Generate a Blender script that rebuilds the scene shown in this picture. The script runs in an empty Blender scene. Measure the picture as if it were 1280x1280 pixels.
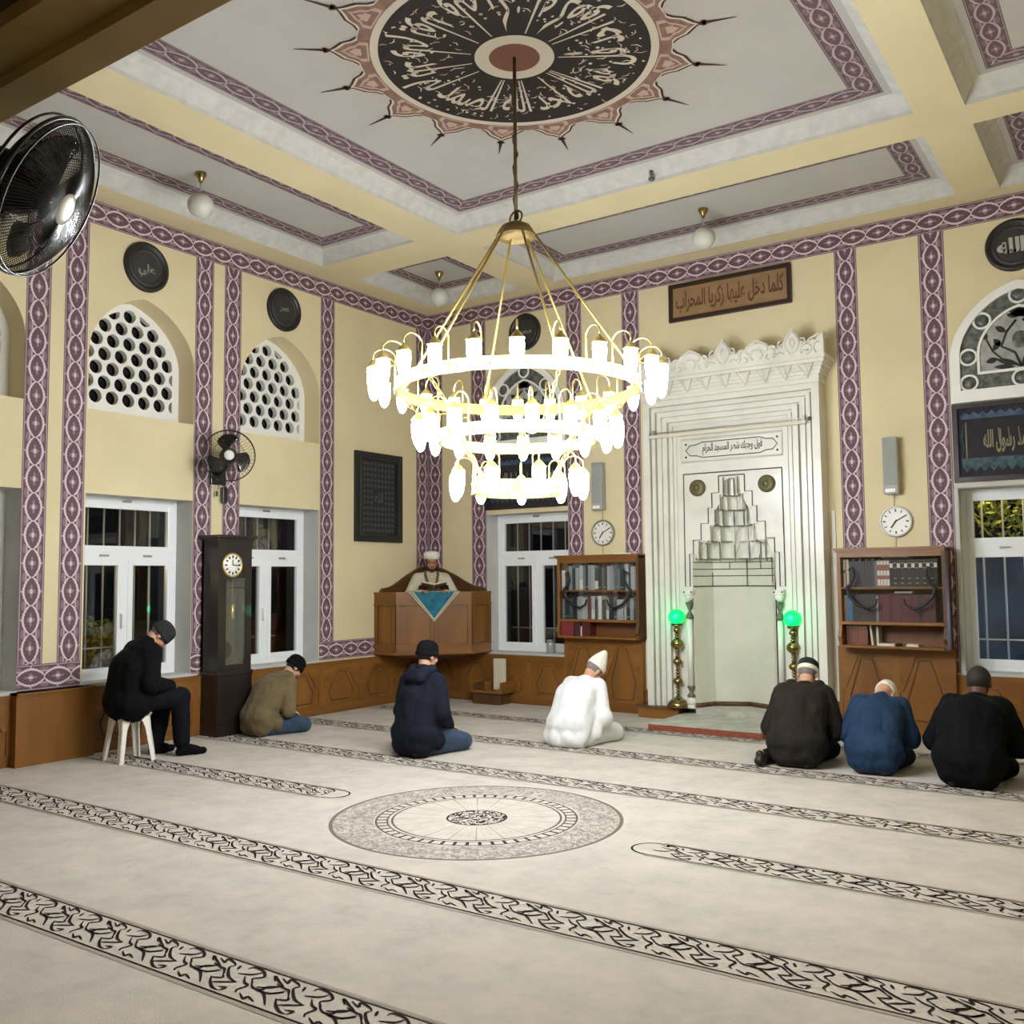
CAMR = (0.5991882906815974, 0.06996837891369187, -0.009152232091368472); CAMP = (8.668289, -10.563281, 1.65); EXPOSURE = 0.0; EMIT = 99
import bpy, bmesh, math, random
from math import sin, cos, pi, radians, sqrt, atan2
from mathutils import Vector, Matrix, noise
D = bpy.data
SC = bpy.context.scene
COL = SC.collection
random.seed(7)

def lin(c):
    return tuple((x/12.92 if x <= 0.04045 else ((x+0.055)/1.055)**2.4) for x in c)

def rgb(r, g, b):
    return lin((r/255, g/255, b/255))

# ------------------------------------------------------------------ materials
class Ex:
    """a node socket with arithmetic"""
    def __init__(s, nt, sock): s.nt = nt; s.s = sock
    def _op(s, op, *a):
        n = s.nt.nodes.new('ShaderNodeMath'); n.operation = op
        for i, v in enumerate((s,)+a):
            if isinstance(v, Ex): s.nt.links.new(v.s, n.inputs[i])
            else: n.inputs[i].default_value = v
        return Ex(s.nt, n.outputs[0])
    def __add__(s, o): return s._op('ADD', o)
    __radd__ = __add__
    def __sub__(s, o): return s._op('SUBTRACT', o)
    def __mul__(s, o): return s._op('MULTIPLY', o)
    __rmul__ = __mul__
    def __truediv__(s, o): return s._op('DIVIDE', o)
    def abs(s): return s._op('ABSOLUTE')
    def sin(s): return s._op('SINE')
    def cos(s): return s._op('COSINE')
    def fract(s): return s._op('FRACT')
    def pow(s, e): return s._op('POWER', e)
    def lt(s, v): return s._op('LESS_THAN', v)
    def gt(s, v): return s._op('GREATER_THAN', v)
    def max(s, o): return s._op('MAXIMUM', o)
    def min(s, o): return s._op('MINIMUM', o)
    def sqrt(s): return s._op('SQRT')
    def atan2(s, o): return s._op('ARCTAN2', o)

def new_mat(name):
    m = D.materials.new(name); m.use_nodes = True
    nt = m.node_tree; b = nt.nodes['Principled BSDF']
    return m, nt, b

def mixc(nt, fac, a, b):
    n = nt.nodes.new('ShaderNodeMix'); n.data_type = 'RGBA'
    f, A, B = n.inputs[0], n.inputs[6], n.inputs[7]
    if isinstance(fac, Ex): nt.links.new(fac.s, f)
    else: f.default_value = fac
    for sck, v in ((A, a), (B, b)):
        if isinstance(v, tuple): sck.default_value = (*v[:3], 1)
        else: nt.links.new(v, sck)
    return n.outputs[2]

def texco(nt, kind='Object'):
    n = nt.nodes.new('ShaderNodeTexCoord'); return n.outputs[kind]

def noise_tex(nt, scale, detail=3, vec=None, rough=.55, stretch=None):
    n = nt.nodes.new('ShaderNodeTexNoise'); n.inputs['Scale'].default_value = scale
    n.inputs['Detail'].default_value = detail; n.inputs['Roughness'].default_value = rough
    v = vec or texco(nt)
    if stretch:
        mp = nt.nodes.new('ShaderNodeMapping'); mp.inputs['Scale'].default_value = stretch
        nt.links.new(v, mp.inputs['Vector']); v = mp.outputs[0]
    nt.links.new(v, n.inputs['Vector'])
    return Ex(nt, n.outputs['Fac'])

def ramp(nt, fac, lo, hi):
    n = nt.nodes.new('ShaderNodeMapRange'); n.inputs[1].default_value = lo; n.inputs[2].default_value = hi
    nt.links.new(fac.s, n.inputs[0]); return Ex(nt, n.outputs[0])

def mat(name, c, rough=.6, metal=0, c2=None, scale=6, lo=.35, hi=.65, stretch=None, bump=0, bscale=None, emit=0, spec=.5, trans=0, alpha=1, coat=0, sheen=0):
    m, nt, b = new_mat(name)
    c = rgb(*c)
    b.inputs['Base Color'].default_value = (*c, 1)
    b.inputs['Roughness'].default_value = rough; b.inputs['Metallic'].default_value = metal
    b.inputs['Specular IOR Level'].default_value = spec
    b.inputs['Transmission Weight'].default_value = trans
    b.inputs['Coat Weight'].default_value = coat
    if sheen: b.inputs['Sheen Weight'].default_value = sheen
    if c2 is None and not emit and not trans:
        c2 = tuple(max(0, int(x*.93)) for x in (int(255*y) for y in [0, 0, 0])) and None
    if c2:
        f = ramp(nt, noise_tex(nt, scale, 4, stretch=stretch), lo, hi)
        nt.links.new(mixc(nt, f, c, rgb(*c2)), b.inputs['Base Color'])
    if bump:
        bn = nt.nodes.new('ShaderNodeBump'); bn.inputs['Strength'].default_value = bump; bn.inputs['Distance'].default_value = .01
        nt.links.new(noise_tex(nt, bscale or scale*4, 3, stretch=stretch).s, bn.inputs['Height'])
        nt.links.new(bn.outputs[0], b.inputs['Normal'])
    if emit:
        b.inputs['Emission Color'].default_value = (*c, 1); b.inputs['Emission Strength'].default_value = emit
    return m

def band_mat(name, period, base=(96, 72, 83), line=(216, 194, 198), mid=(152, 124, 135), A=.60, thick=.085):
    """interlaced ovals with a flower in each: u across (-1..1), v in metres along"""
    m, nt, b = new_mat(name)
    sep = nt.nodes.new('ShaderNodeSeparateXYZ'); nt.links.new(texco(nt, 'UV'), sep.inputs[0])
    u = Ex(nt, sep.outputs[0]); v = Ex(nt, sep.outputs[1])
    w = v/period
    c = (w*pi).cos().abs().pow(.62)*A+((w*pi*9).cos().abs())*.035
    au = u.abs()
    strand = (au-c).abs().lt(thick)
    # second, short inner loop at the crossing
    c2 = ((w+.5)*pi).cos().abs().pow(.9)*(A*.55)
    motif = ((au-c2-.12).abs().lt(.06))*((w*pi).cos().abs().lt(.62))
    vv = ((w+.5).fract()-.5).abs()*period            # distance to the oval's centre
    fu = u/.30; fv = ((w+.5).fract()-.5)*(1/.23); fa = fv.atan2(fu)
    flower = ((fu*fu+fv*fv).sqrt()-((fa*4).cos()*.28)).lt(.78)
    fl2 = (((u/.11).pow(2)+(vv/(period*.09)).pow(2)).sqrt()).lt(1)
    v2 = ((w.fract())-.5).abs()*period               # distance to the crossing
    leaf = ((((au-.6)/.17).pow(2)+(v2/(period*.17)).pow(2)).sqrt()).lt(1)
    dot = ((((au-.78)/.07).pow(2)+(vv/(period*.05)).pow(2)).sqrt()).lt(1)
    edge = ((au-.90).abs().lt(.035))
    col = mixc(nt, (flower*.75).max(leaf*.6), rgb(*base), rgb(*mid))
    col = mixc(nt, strand.max(fl2*.9).max(motif*.5).max(edge*.55).max(dot*.5), col, rgb(*line))
    nt.links.new(col, b.inputs['Base Color']); b.inputs['Roughness'].default_value = .7
    return m

def glass_mat(name, tint=(10, 12, 12), refl=.5, clear=.75):
    """dark window pane: mostly clear, mirror-like reflection by Fresnel"""
    m = D.materials.new(name); m.use_nodes = True; nt = m.node_tree; nt.nodes.clear()
    out = nt.nodes.new('ShaderNodeOutputMaterial')
    t = nt.nodes.new('ShaderNodeBsdfTransparent'); t.inputs[0].default_value = (clear, clear, clear, 1)
    g = nt.nodes.new('ShaderNodeBsdfGlossy'); g.inputs['Roughness'].default_value = .02; g.inputs[0].default_value = (.9, .9, .9, 1)
    fr = nt.nodes.new('ShaderNodeFresnel'); fr.inputs[0].default_value = 1.5
    mx = nt.nodes.new('ShaderNodeMixShader')
    nt.links.new(fr.outputs[0], mx.inputs[0]); nt.links.new(t.outputs[0], mx.inputs[1]); nt.links.new(g.outputs[0], mx.inputs[2])
    nt.links.new(mx.outputs[0], out.inputs[0])
    return m

# ------------------------------------------------------------------ mesh builder
class MB:
    def __init__(s): s.v = []; s.f = []; s.m = []; s.uv = {}; s.sm = []
    def add(s, vs, fs, mi=0, smooth=False, uvs=None):
        o = len(s.v); s.v += [tuple(v) for v in vs]
        for k, f in enumerate(fs):
            if uvs: s.uv[len(s.f)] = uvs[k]
            s.f.append([i+o for i in f]); s.m.append(mi); s.sm.append(smooth)
        return s
    def box(s, x0, x1, y0, y1, z0, z1, mi=0, bev=0):
        if bev:
            bm = bmesh.new(); bmesh.ops.create_cube(bm, size=1)
            bmesh.ops.scale(bm, vec=(abs(x1-x0), abs(y1-y0), abs(z1-z0)), verts=bm.verts)
            bmesh.ops.bevel(bm, geom=bm.edges[:], offset=bev, segments=2, profile=.5, affect='EDGES')
            bmesh.ops.translate(bm, vec=((x0+x1)/2, (y0+y1)/2, (z0+z1)/2), verts=bm.verts)
            return s.bm(bm, mi)
        v = [(x0, y0, z0), (x1, y0, z0), (x1, y1, z0), (x0, y1, z0), (x0, y0, z1), (x1, y0, z1), (x1, y1, z1), (x0, y1, z1)]
        f = [(3, 2, 1, 0), (4, 5, 6, 7), (0, 1, 5, 4), (1, 2, 6, 5), (2, 3, 7, 6), (3, 0, 4, 7)]
        return s.add(v, f, mi)
    def bm(s, bm, mi=0, smooth=False, M=None):
        bm.verts.ensure_lookup_table(); bm.verts.index_update()
        vs = [(M @ v.co if M else v.co.copy()) for v in bm.verts]
        s.add(vs, [[v.index for v in f.verts] for f in bm.faces], mi, smooth); bm.free(); return s
    def quad(s, a, b, c, d, mi=0, uv=None): return s.add([a, b, c, d], [(0, 1, 2, 3)], mi, False, [uv] if uv else None)
    def tube(s, pts, r, n=8, mi=0, closed=False, caps=True, smooth=True):
        pts = [Vector(p) for p in pts]; N = len(pts)
        rs = r if isinstance(r, (list, tuple)) else [r]*N
        vs = []; prev = None
        for i, p in enumerate(pts):
            if closed: t = (pts[(i+1) % N]-pts[i-1])
            else: t = pts[min(i+1, N-1)]-pts[max(i-1, 0)]
            t = t.normalized() if t.length > 1e-9 else Vector((0, 0, 1))
            if prev is None:
                a = Vector((0, 0, 1)) if abs(t.z) < .9 else Vector((1, 0, 0))
                x = t.cross(a).normalized()
            else:
                x = prev-t*prev.dot(t); x = x.normalized() if x.length > 1e-6 else t.orthogonal().normalized()
            prev = x; y = t.cross(x)
            for k in range(n):
                an = 2*pi*k/n; vs.append(p+(x*cos(an)+y*sin(an))*rs[i])
        fs = []
        for i in range(N if closed else N-1):
            j = (i+1) % N
            for k in range(n):
                k2 = (k+1) % n; fs.append((i*n+k, i*n+k2, j*n+k2, j*n+k))
        if caps and not closed: fs += [tuple(range(n))[::-1], tuple((N-1)*n+k for k in range(n))]
        return s.add(vs, fs, mi, smooth)
    def lathe(s, prof, c=(0, 0, 0), n=24, mi=0, axis='z', smooth=True, sx=1, sy=1, caps=True):
        """prof: (radius, height) list; axis z"""
        vs = []; cx, cy, cz = c
        for r, h in prof:
            for k in range(n):
                a = 2*pi*k/n
                p = (r*cos(a)*sx, r*sin(a)*sy, h)
                if axis == 'y': p = (p[0], h, p[1])
                elif axis == 'x': p = (h, p[0], p[1])
                vs.append((p[0]+cx, p[1]+cy, p[2]+cz))
        fs = []
        for i in range(len(prof)-1):
            for k in range(n):
                k2 = (k+1) % n; fs.append((i*n+k, i*n+k2, (i+1)*n+k2, (i+1)*n+k))
        if prof[0] == prof[-1]: caps = False
        if caps and prof[0][0] > 1e-5: fs.append(tuple(range(n))[::-1])
        if caps and prof[-1][0] > 1e-5: fs.append(tuple((len(prof)-1)*n+k for k in range(n)))
        return s.add(vs, fs, mi, smooth)
    def sphere(s, c, r, mi=0, n=16, sc=(1, 1, 1)):
        bm = bmesh.new(); bmesh.ops.create_uvsphere(bm, u_segments=n, v_segments=max(6, n//2), radius=r)
        M = Matrix.Translation(c) @ Matrix.Diagonal((*sc, 1))
        return s.bm(bm, mi, True, M)
    def capsule(s, a, b, ra, rb, n=12, sc=None, mi=0):
        a = Vector(a); b = Vector(b); d = b-a; L = d.length
        t = d/L if L > 1e-9 else Vector((0, 0, 1)); x = t.orthogonal().normalized(); y = t.cross(x)
        vs = []; rings = []
        for k in range(1, 5): an = pi/2*k/4; rings.append((a-t*ra*cos(an), ra*sin(an)))
        for k in range(4, 0, -1): an = pi/2*k/4; rings.append((b+t*rb*cos(an), rb*sin(an)))
        vs.append(a-t*ra)
        for p, r in rings:
            for k in range(n): an = 2*pi*k/n; vs.append(p+(x*cos(an)+y*sin(an))*r)
        vs.append(b+t*rb); m = len(rings); fs = []
        for k in range(n): fs.append((0, 1+(k+1) % n, 1+k))
        for i in range(m-1):
            for k in range(n):
                k2 = (k+1) % n; fs.append((1+i*n+k, 1+i*n+k2, 1+(i+1)*n+k2, 1+(i+1)*n+k))
        e = 1+m*n
        for k in range(n): fs.append((e, 1+(m-1)*n+k, 1+(m-1)*n+(k+1) % n))
        if sc:
            c = (a+b)/2; vs = [c+Vector(((v-c).x*sc[0], (v-c).y*sc[1], (v-c).z*sc[2])) for v in vs]
        return s.add(vs, fs, mi, True)
    def plate(s, outer, holes=(), t=.1, map=None, mi=0, mi_fn=None):
        """flat outline with holes, extruded 0..t; map(u,v,w) -> world"""
        cu = D.curves.new('tmp', 'CURVE'); cu.dimensions = '2D'; cu.fill_mode = 'BOTH'; cu.extrude = t/2 if t else 0
        for pl in [outer]+list(holes):
            sp = cu.splines.new('POLY'); sp.points.add(len(pl)-1); sp.use_cyclic_u = True
            for q, (u, v) in zip(sp.points, pl): q.co = (u, v, 0, 1)
        o = D.objects.new('tmp', cu); COL.objects.link(o)
        dg = bpy.context.evaluated_depsgraph_get(); me = D.meshes.new_from_object(o.evaluated_get(dg))
        vs = [(v.co.x, v.co.y, v.co.z+t/2) for v in me.vertices]
        if map: vs = [map(*v) for v in vs]
        fs = [list(p.vertices) for p in me.polygons]
        n0 = len(s.f); s.add(vs, fs, mi)
        if mi_fn:
            for i, p in enumerate(me.polygons):
                s.m[n0+i] = mi_fn(p.center, p.normal)
        D.objects.remove(o); D.curves.remove(cu); D.meshes.remove(me)
        return s
    def text(s, body, size, map, mi=0, width=None, height=None, align='CENTER', bold=0, thick=.004):
        cu = D.curves.new('tmp', 'FONT'); cu.body = body; cu.size = size; cu.align_x = align; cu.offset = bold
        cu.extrude = 0; cu.resolution_u = 3
        o = D.objects.new('tmp', cu); COL.objects.link(o)
        dg = bpy.context.evaluated_depsgraph_get(); me = D.meshes.new_from_object(o.evaluated_get(dg))
        vs = [tuple(v.co) for v in me.vertices]
        if vs:
            x0 = min(v[0] for v in vs); x1 = max(v[0] for v in vs); y0 = min(v[1] for v in vs); y1 = max(v[1] for v in vs)
            sx = width/(x1-x0) if width else 1; sy = height/(y1-y0) if height else (sx if width else 1)
            vs = [((v[0]-(x0+x1)/2)*sx, (v[1]-(y0+y1)/2)*sy) for v in vs]
            s.add([map(*v) for v in vs], [list(p.vertices) for p in me.polygons], mi)
        D.objects.remove(o); D.curves.remove(cu); D.meshes.remove(me)
        return s
    def ribbon(s, pts, w, nrm, mi=0):
        """flat strip of width w along pts, lying in the plane with normal nrm"""
        nrm = Vector(nrm); pts = [Vector(p) for p in pts]; N = len(pts); vs = []
        for i, p in enumerate(pts):
            t = (pts[min(i+1, N-1)]-pts[max(i-1, 0)]).normalized(); x = t.cross(nrm).normalized()
            ww = w[i] if isinstance(w, (list, tuple)) else w
            vs += [p-x*ww/2, p+x*ww/2]
        return s.add(vs, [(2*i, 2*i+1, 2*i+3, 2*i+2) for i in range(N-1)], mi)
    def build(s, name, mats, parent=None, smooth=None, fix=False, local=False):
        me = D.meshes.new(name)
        vs = s.v
        if parent is not None and not local:
            Mi = world_of(parent).inverted(); vs = [tuple(Mi @ Vector(v)) for v in vs]
        me.from_pydata(vs, [], s.f)
        for m in (mats if isinstance(mats, (list, tuple)) else [mats]): me.materials.append(m)
        for p, mi, sm in zip(me.polygons, s.m, s.sm):
            p.material_index = mi; p.use_smooth = sm if smooth is None else smooth
        if s.uv:
            ul = me.uv_layers.new(name='UVMap')
            for fi, uvs in s.uv.items():
                for li, uv in zip(me.polygons[fi].loop_indices, uvs): ul.data[li].uv = uv
        if fix:
            bm = bmesh.new(); bm.from_mesh(me); bmesh.ops.remove_doubles(bm, verts=bm.verts, dist=1e-5)
            bmesh.ops.recalc_face_normals(bm, faces=bm.faces); bm.to_mesh(me); bm.free()
        o = D.objects.new(name, me); COL.objects.link(o)
        if parent is not None: o.parent = parent
        return o

def world_of(o):
    M = Matrix.LocRotScale(o.location, o.rotation_euler, o.scale)
    return world_of(o.parent) @ M if o.parent else M

def setp(o, label=None, cat=None, group=None, kind=None):
    if label: o['label'] = label
    if cat: o['category'] = cat
    if group: o['group'] = group
    if kind: o['kind'] = kind
    return o

def thing(name, label, cat, loc=(0, 0, 0), rz=0, group=None):
    o = D.objects.new(name, None); COL.objects.link(o); o.location = loc; o.rotation_euler = (0, 0, rz)
    o.empty_display_size = .1
    return setp(o, label, cat, group)

def struct(o, label=None):
    o['kind'] = 'structure'
    if label: o['label'] = label
    return o

def dup(root, loc=None, rz=None):
    r = root.copy(); COL.objects.link(r)
    if loc is not None: r.location = loc
    if rz is not None: r.rotation_euler = (0, 0, rz)
    for ch in list(root.children):
        c = ch.copy(); COL.objects.link(c); c.parent = r
        for g in list(ch.children):
            d = g.copy(); COL.objects.link(d); d.parent = c
    return r

def remeshed(mb, voxel, smooth=3, disp=0, dscale=6, seed=0):
    """union of overlapping closed shapes as one smooth skin"""
    me = D.meshes.new('tmp'); me.from_pydata(mb.v, [], mb.f)
    o = D.objects.new('tmp', me); COL.objects.link(o)
    r = o.modifiers.new('r', 'REMESH'); r.mode = 'VOXEL'; r.voxel_size = voxel; r.use_smooth_shade = True
    if smooth:
        q = o.modifiers.new('s', 'SMOOTH'); q.factor = .5; q.iterations = smooth
    dg = bpy.context.evaluated_depsgraph_get(); m2 = D.meshes.new_from_object(o.evaluated_get(dg))
    D.objects.remove(o); D.meshes.remove(me)
    out = MB(); 
    vs = [v.co.copy() for v in m2.vertices]
    if disp:
        ns = [v.normal.copy() for v in m2.vertices]
        sd = Vector((seed*3.1, seed*1.7, seed*.9))
        for i, (v, n) in enumerate(zip(vs, ns)):
            q = Vector((v.x*dscale, v.y*dscale, v.z*dscale*.55))+sd
            d = noise.noise(q)+.5*noise.noise(q*2.3)
            d = -abs(d)*1.2+.35
            vs[i] = v+n*d*disp
    out.add(vs, [list(p.vertices) for p in m2.polygons], 0, True)
    D.meshes.remove(m2)
    return out

ARF = {}
_c = 0xFE8D
for _o in "ا2 ب4 ة2 ت4 ث4 ج4 ح4 خ4 د2 ذ2 ر2 ز2 س4 ش4 ص4 ض4 ط4 ظ4 ع4 غ4 ف4 ق4 ك4 ل4 م4 ن4 ه4 و2 ى2 ي4".split():
    ARF[_o[0]] = (_c, int(_o[1])); _c += int(_o[1])
def arabic(t):
    out = []; prev = False; i = 0
    while i < len(t):
        ch = t[i]
        if ch not in ARF: out.append(ch); prev = False; i += 1; continue
        b, k = ARF[ch]; nx = i+1 < len(t) and t[i+1] in ARF
        if ch == 'ل' and i+1 < len(t) and t[i+1] == 'ا':
            out.append(chr(0xFEFC if prev else 0xFEFB)); prev = False; i += 2; continue
        if k == 2: out.append(chr(b+(1 if prev else 0))); prev = False
        else: out.append(chr(b+(3 if prev and nx else 1 if prev else 2 if nx else 0))); prev = True
        i += 1
    return ''.join(out[::-1])

ORD = 'first second third fourth fifth sixth seventh eighth ninth tenth eleventh twelfth thirteenth fourteenth fifteenth sixteenth seventeenth eighteenth nineteenth twentieth twenty-first twenty-second twenty-third twenty-fourth twenty-fifth twenty-sixth twenty-seventh twenty-eighth twenty-ninth thirtieth thirty-first thirty-second'.split()
# ------------------------------------------------------------------ palette
M_wall = mat('cream_plaster', (222, 208, 168), .85, c2=(215, 201, 161), scale=1.3, bump=.03, bscale=60)
M_reveal = mat('reveal_white', (196, 196, 190), .7, c2=(186, 186, 180), scale=3)
M_ceil = mat('ceiling_white', (184, 181, 175), .9, c2=(178, 175, 169), scale=1.5)
M_cove = mat('cove_white', (202, 200, 193), .9, c2=(189, 187, 180), scale=9, bump=.25, bscale=45)
M_band = band_mat('painted_band', .262)
M_bandc = band_mat('painted_band_ceiling', .28, base=(96, 76, 82), line=(178, 160, 164), mid=(134, 112, 120), A=.55)
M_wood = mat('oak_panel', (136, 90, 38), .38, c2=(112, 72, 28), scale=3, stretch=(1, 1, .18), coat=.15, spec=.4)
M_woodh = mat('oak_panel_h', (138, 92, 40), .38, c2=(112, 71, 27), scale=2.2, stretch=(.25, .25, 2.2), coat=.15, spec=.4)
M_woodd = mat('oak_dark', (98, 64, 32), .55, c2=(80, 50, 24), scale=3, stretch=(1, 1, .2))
M_marble = mat('white_marble', (226, 222, 210), .3, c2=(206, 204, 190), scale=2.4, lo=.45, hi=.8, coat=.1)
M_marbled = mat('niche_marble', (214, 213, 194), .32, c2=(202, 201, 182), scale=1.6)
M_inlay = mat('grey_inlay', (74, 76, 66), .6)
M_pvc = mat('white_pvc', (238, 240, 240), .3, coat=.2)
M_black = mat('matt_black', (14, 14, 15), .5)
M_gold = mat('gilt', (196, 178, 110), .35, metal=.6)
M_brass = mat('polished_brass', (158, 138, 88), .26, metal=1, c2=(138, 118, 72), scale=14)
M_brassc = mat('pale_brass', (214, 190, 112), .3, metal=.75)
M_steel = mat('grey_steel', (168, 168, 164), .35, metal=.7)
M_glass = glass_mat('window_glass')
M_white = mat('white_paint', (236, 234, 228), .5)
M_bars = mat('bar_paint', (236, 232, 222), .5)

ZT, ZB, ZC = 5.473, 5.234, 5.63
DEP = .34
YBACK, XR = -13.0, 9.3

def arch_pts(c, hw, z0, zs, za, n=14):
    pts = [(c-hw, z0), (c+hw, z0)]
    h = za-zs
    arc = []
    for i in range(n+1):
        a = pi/2*i/n; arc.append((hw*cos(a), zs+h*(.80*sin(a)+.20*(1-cos(a)))))
    pts += [(c+x, z) for x, z in arc]
    pts += [(c-x, z) for x, z in arc[::-1][1:]]
    return pts

def rect(a, b, c, d): return [(a, c), (b, c), (b, d), (a, d)]

LW = [-2.765, -4.64, -6.52, -8.40]            # window axes on the left wall
WIN_Z = (.64, 2.525)
NI = (3.36, 3.95, 4.60)

def strip(mb, org, du, dn, a0, a1, b0, b1, vertical, mi):
    """painted strip: a along the wall, b height"""
    o = Vector(dn)*.0015
    def P(a, b): return Vector(org)+Vector(du)*a+Vector((0, 0, b))+o
    if vertical: uv = [(-1, b0), (1, b0), (1, b1), (-1, b1)]
    else: uv = [(a0, -1), (a1, -1), (a1, 1), (a0, 1)]; uv = [(v, u) for u, v in uv]
    mb.quad(P(a0, b0), P(a1, b0), P(a1, b1), P(a0, b1), mi, uv)

def wall(name, umin, umax, holes, mapf, org, du, dn, vstrips, hstrips, label):
    mb = MB()
    def mi(c, n):
        if abs(n.z) > .5: return 0
        return 1 if (c.y < 2.7 and umin+.01 < c.x < umax-.01) else 0
    mb.plate(rect(umin, umax, 0, 5.75), holes, DEP, mapf, 0, mi)
    for a0, a1, b0, b1 in vstrips: strip(mb, org, du, dn, a0, a1, b0, b1, True, 2)
    for a0, a1, b0, b1 in hstrips: strip(mb, org, du, dn, a0, a1, b0, b1, False, 2)
    return struct(mb.build(name, [M_wall, M_reveal, M_band]), label)

lholes = []
for c in LW[:3]+[LW[3]]:
    lholes.append(arch_pts(c, .62, *NI)); lholes.append(rect(c-.62, c+.62, *WIN_Z))
vs = []
for c0, c1 in ((-5.90, -5.66), (-5.52, -5.28), (-4.015, -3.775), (-3.625, -3.385), (-7.38, -7.14), (-7.77, -7.53)):
    vs.append((c0, c1, .90, ZB))
vs += [(-2.13, -1.885, .89, ZB), (-.265, -.0, .89, ZB)]
hs = [(-13, 0, ZB, ZT), (-5.90, -5.28, .66, .90), (-4.015, -3.385, .66, .90), (-7.77, -7.14, .66, .90), (-2.13, 0, .66, .89)]
wall('wall_left', YBACK, 0, lholes, lambda u, v, w: (-w, u, v), (0, 0, 0), (0, 1, 0), (1, 0, 0), vs, hs, 'cream wall with purple painted bands and deep window bays')
# narrow line framing the cream strip inside each painted pilaster is part of the bands themselves
WQ = [1.68, 7.60]
qholes = [rect(c-.65, c+.65, *WIN_Z) for c in WQ]+[rect(4.06, 5.18, .06, 2.85)]
vs = [(a, b, .66, ZB) for a, b in ((0, .26), (.78, 1.03), (2.335, 2.57), (3.16, 3.40), (5.81, 6.05), (6.685, 6.935), (8.265, 8.51), (9.04, 9.3))]
wall('wall_back', 0, XR, qholes, lambda u, v, w: (u, w, v), (0, 0, 0), (1, 0, 0), (0, -1, 0), vs, [(0, XR, ZB, ZT)], 'cream end wall around the marble niche with purple painted bands')
mb = MB(); mb.box(XR, XR+.3, YBACK, .3, 0, 5.75); struct(mb.build('wall_right', M_wall))
mb = MB(); mb.box(-.34, XR+.3, YBACK-.3, YBACK, 0, 5.75); struct(mb.build('wall_front', M_wall))

# ------------------------------------------------------------------ ceiling
cof = [(2.345, 7.135, -7.16, -2.35), (.37, 1.83, -7.16, -2.46), (2.345, 7.115, -1.86, -.30), (.37, 1.83, -1.86, -.30),
       (7.507, 8.95, -7.16, -2.25), (7.507, 8.95, -1.86, -.24), (.37, 1.83, -9.1, -7.6), (2.345, 7.135, -9.1, -7.6), (7.507, 8.95, -9.1, -7.6),
       (.37, 4.4, -12.7, -9.6), (4.9, 8.95, -12.7, -9.6)]
mb = MB()
mb.plate(rect(-.3, XR+.3, YBACK-.3, .34), [rect(a, b, c, d) for a, b, c, d in cof], 0, lambda u, v, w: (u, v, ZT), 0)
prof = [(0, 0), (.004, .035), (.03, .075), (.075, .125), (.125, .150), (.13, .157)]
def ring(mb, r, o0, z0, o1, z1, mi, uv=False):
    a, b, c, d = r
    def cr(o, z): return [(a+o, c+o, z), (b-o, c+o, z), (b-o, d-o, z), (a+o, d-o, z)]
    p, q = cr(o0, z0), cr(o1, z1)
    for k in range(4):
        k2 = (k+1) % 4
        L0 = (Vector(p[k2])-Vector(p[k])).length; dlt = o1-o0
        mb.quad(p[k], p[k2], q[k2], q[k], mi, [(-1, 0), (-1, L0), (1, L0-dlt), (1, dlt)] if uv else None)
for r in cof:
    for (o0, h0), (o1, h1) in zip(prof, prof[1:]): ring(mb, r, o0, ZT+h0, o1, ZT+h1, 1)
    big = r is cof[0]
    o0, wd = (.19, .23) if big else (.19, .21)
    ring(mb, r, .13, ZC, o0, ZC, 1 if False else 2)
    ring(mb, r, o0, ZC, o0+wd, ZC, 3, True)
    o = o0+wd; a, b, c, d = r
    mb.quad((a+o, c+o, ZC), (b-o, c+o, ZC), (b-o, d-o, ZC), (a+o, d-o, ZC), 2)
mb.box(-.3, XR+.3, YBACK-.3, .34, 5.66, 5.75, 2)
struct(mb.build('ceiling', [M_wall, M_cove, M_ceil, M_bandc]), 'coffered ceiling, cream beams round white panels edged in purple')

# painted round calligraphy on the middle panel
AX = (4.755, -4.745)
M_rblack = mat('rosette_black', (34, 26, 24), .8)
M_rbrown = mat('rosette_brown', (120, 90, 80), .8, c2=(140, 112, 100), scale=20)
M_rline = mat('rosette_cream', (206, 196, 180), .8)
M_rdark = mat('rosette_outline', (60, 34, 30), .8)
M_rpale = mat('rosette_pale', (186, 160, 146), .8)
M_rred = mat('rosette_red', (118, 76, 64), .8)
mb = MB(); RX, RY = AX
def disc(r0, r1, z, mi, n=96):
    v = []; f = []
    for k in range(n):
        a = 2*pi*k/n; v += [(RX+r0*cos(a), RY+r0*sin(a), z), (RX+r1*cos(a), RY+r1*sin(a), z)]
    for k in range(n): k2 = (k+1) % n; f.append((2*k, 2*k+1, 2*k2+1, 2*k2))
    mb.add(v, f, mi)
zr = ZC-.003
def petal(rb, rt, w, a, z, mi, ang=.0):
    pr = [(rb-.03, -w), (rb+.03, -w*.99), (rb+(rt-rb)*.35, -w*.62), (rb+(rt-rb)*.62, -w*.44), (rb+(rt-rb)*.85, -w*.13), (rt, 0)]
    pr = pr+[(x, -y) for x, y in pr[:-1]][::-1]
    pts = []
    for x, y in pr: 
        an = a+y; pts.append((RX+x*cos(an), RY+x*sin(an), z))
    mb.add(pts, [tuple(range(len(pts)))], mi)
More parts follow.
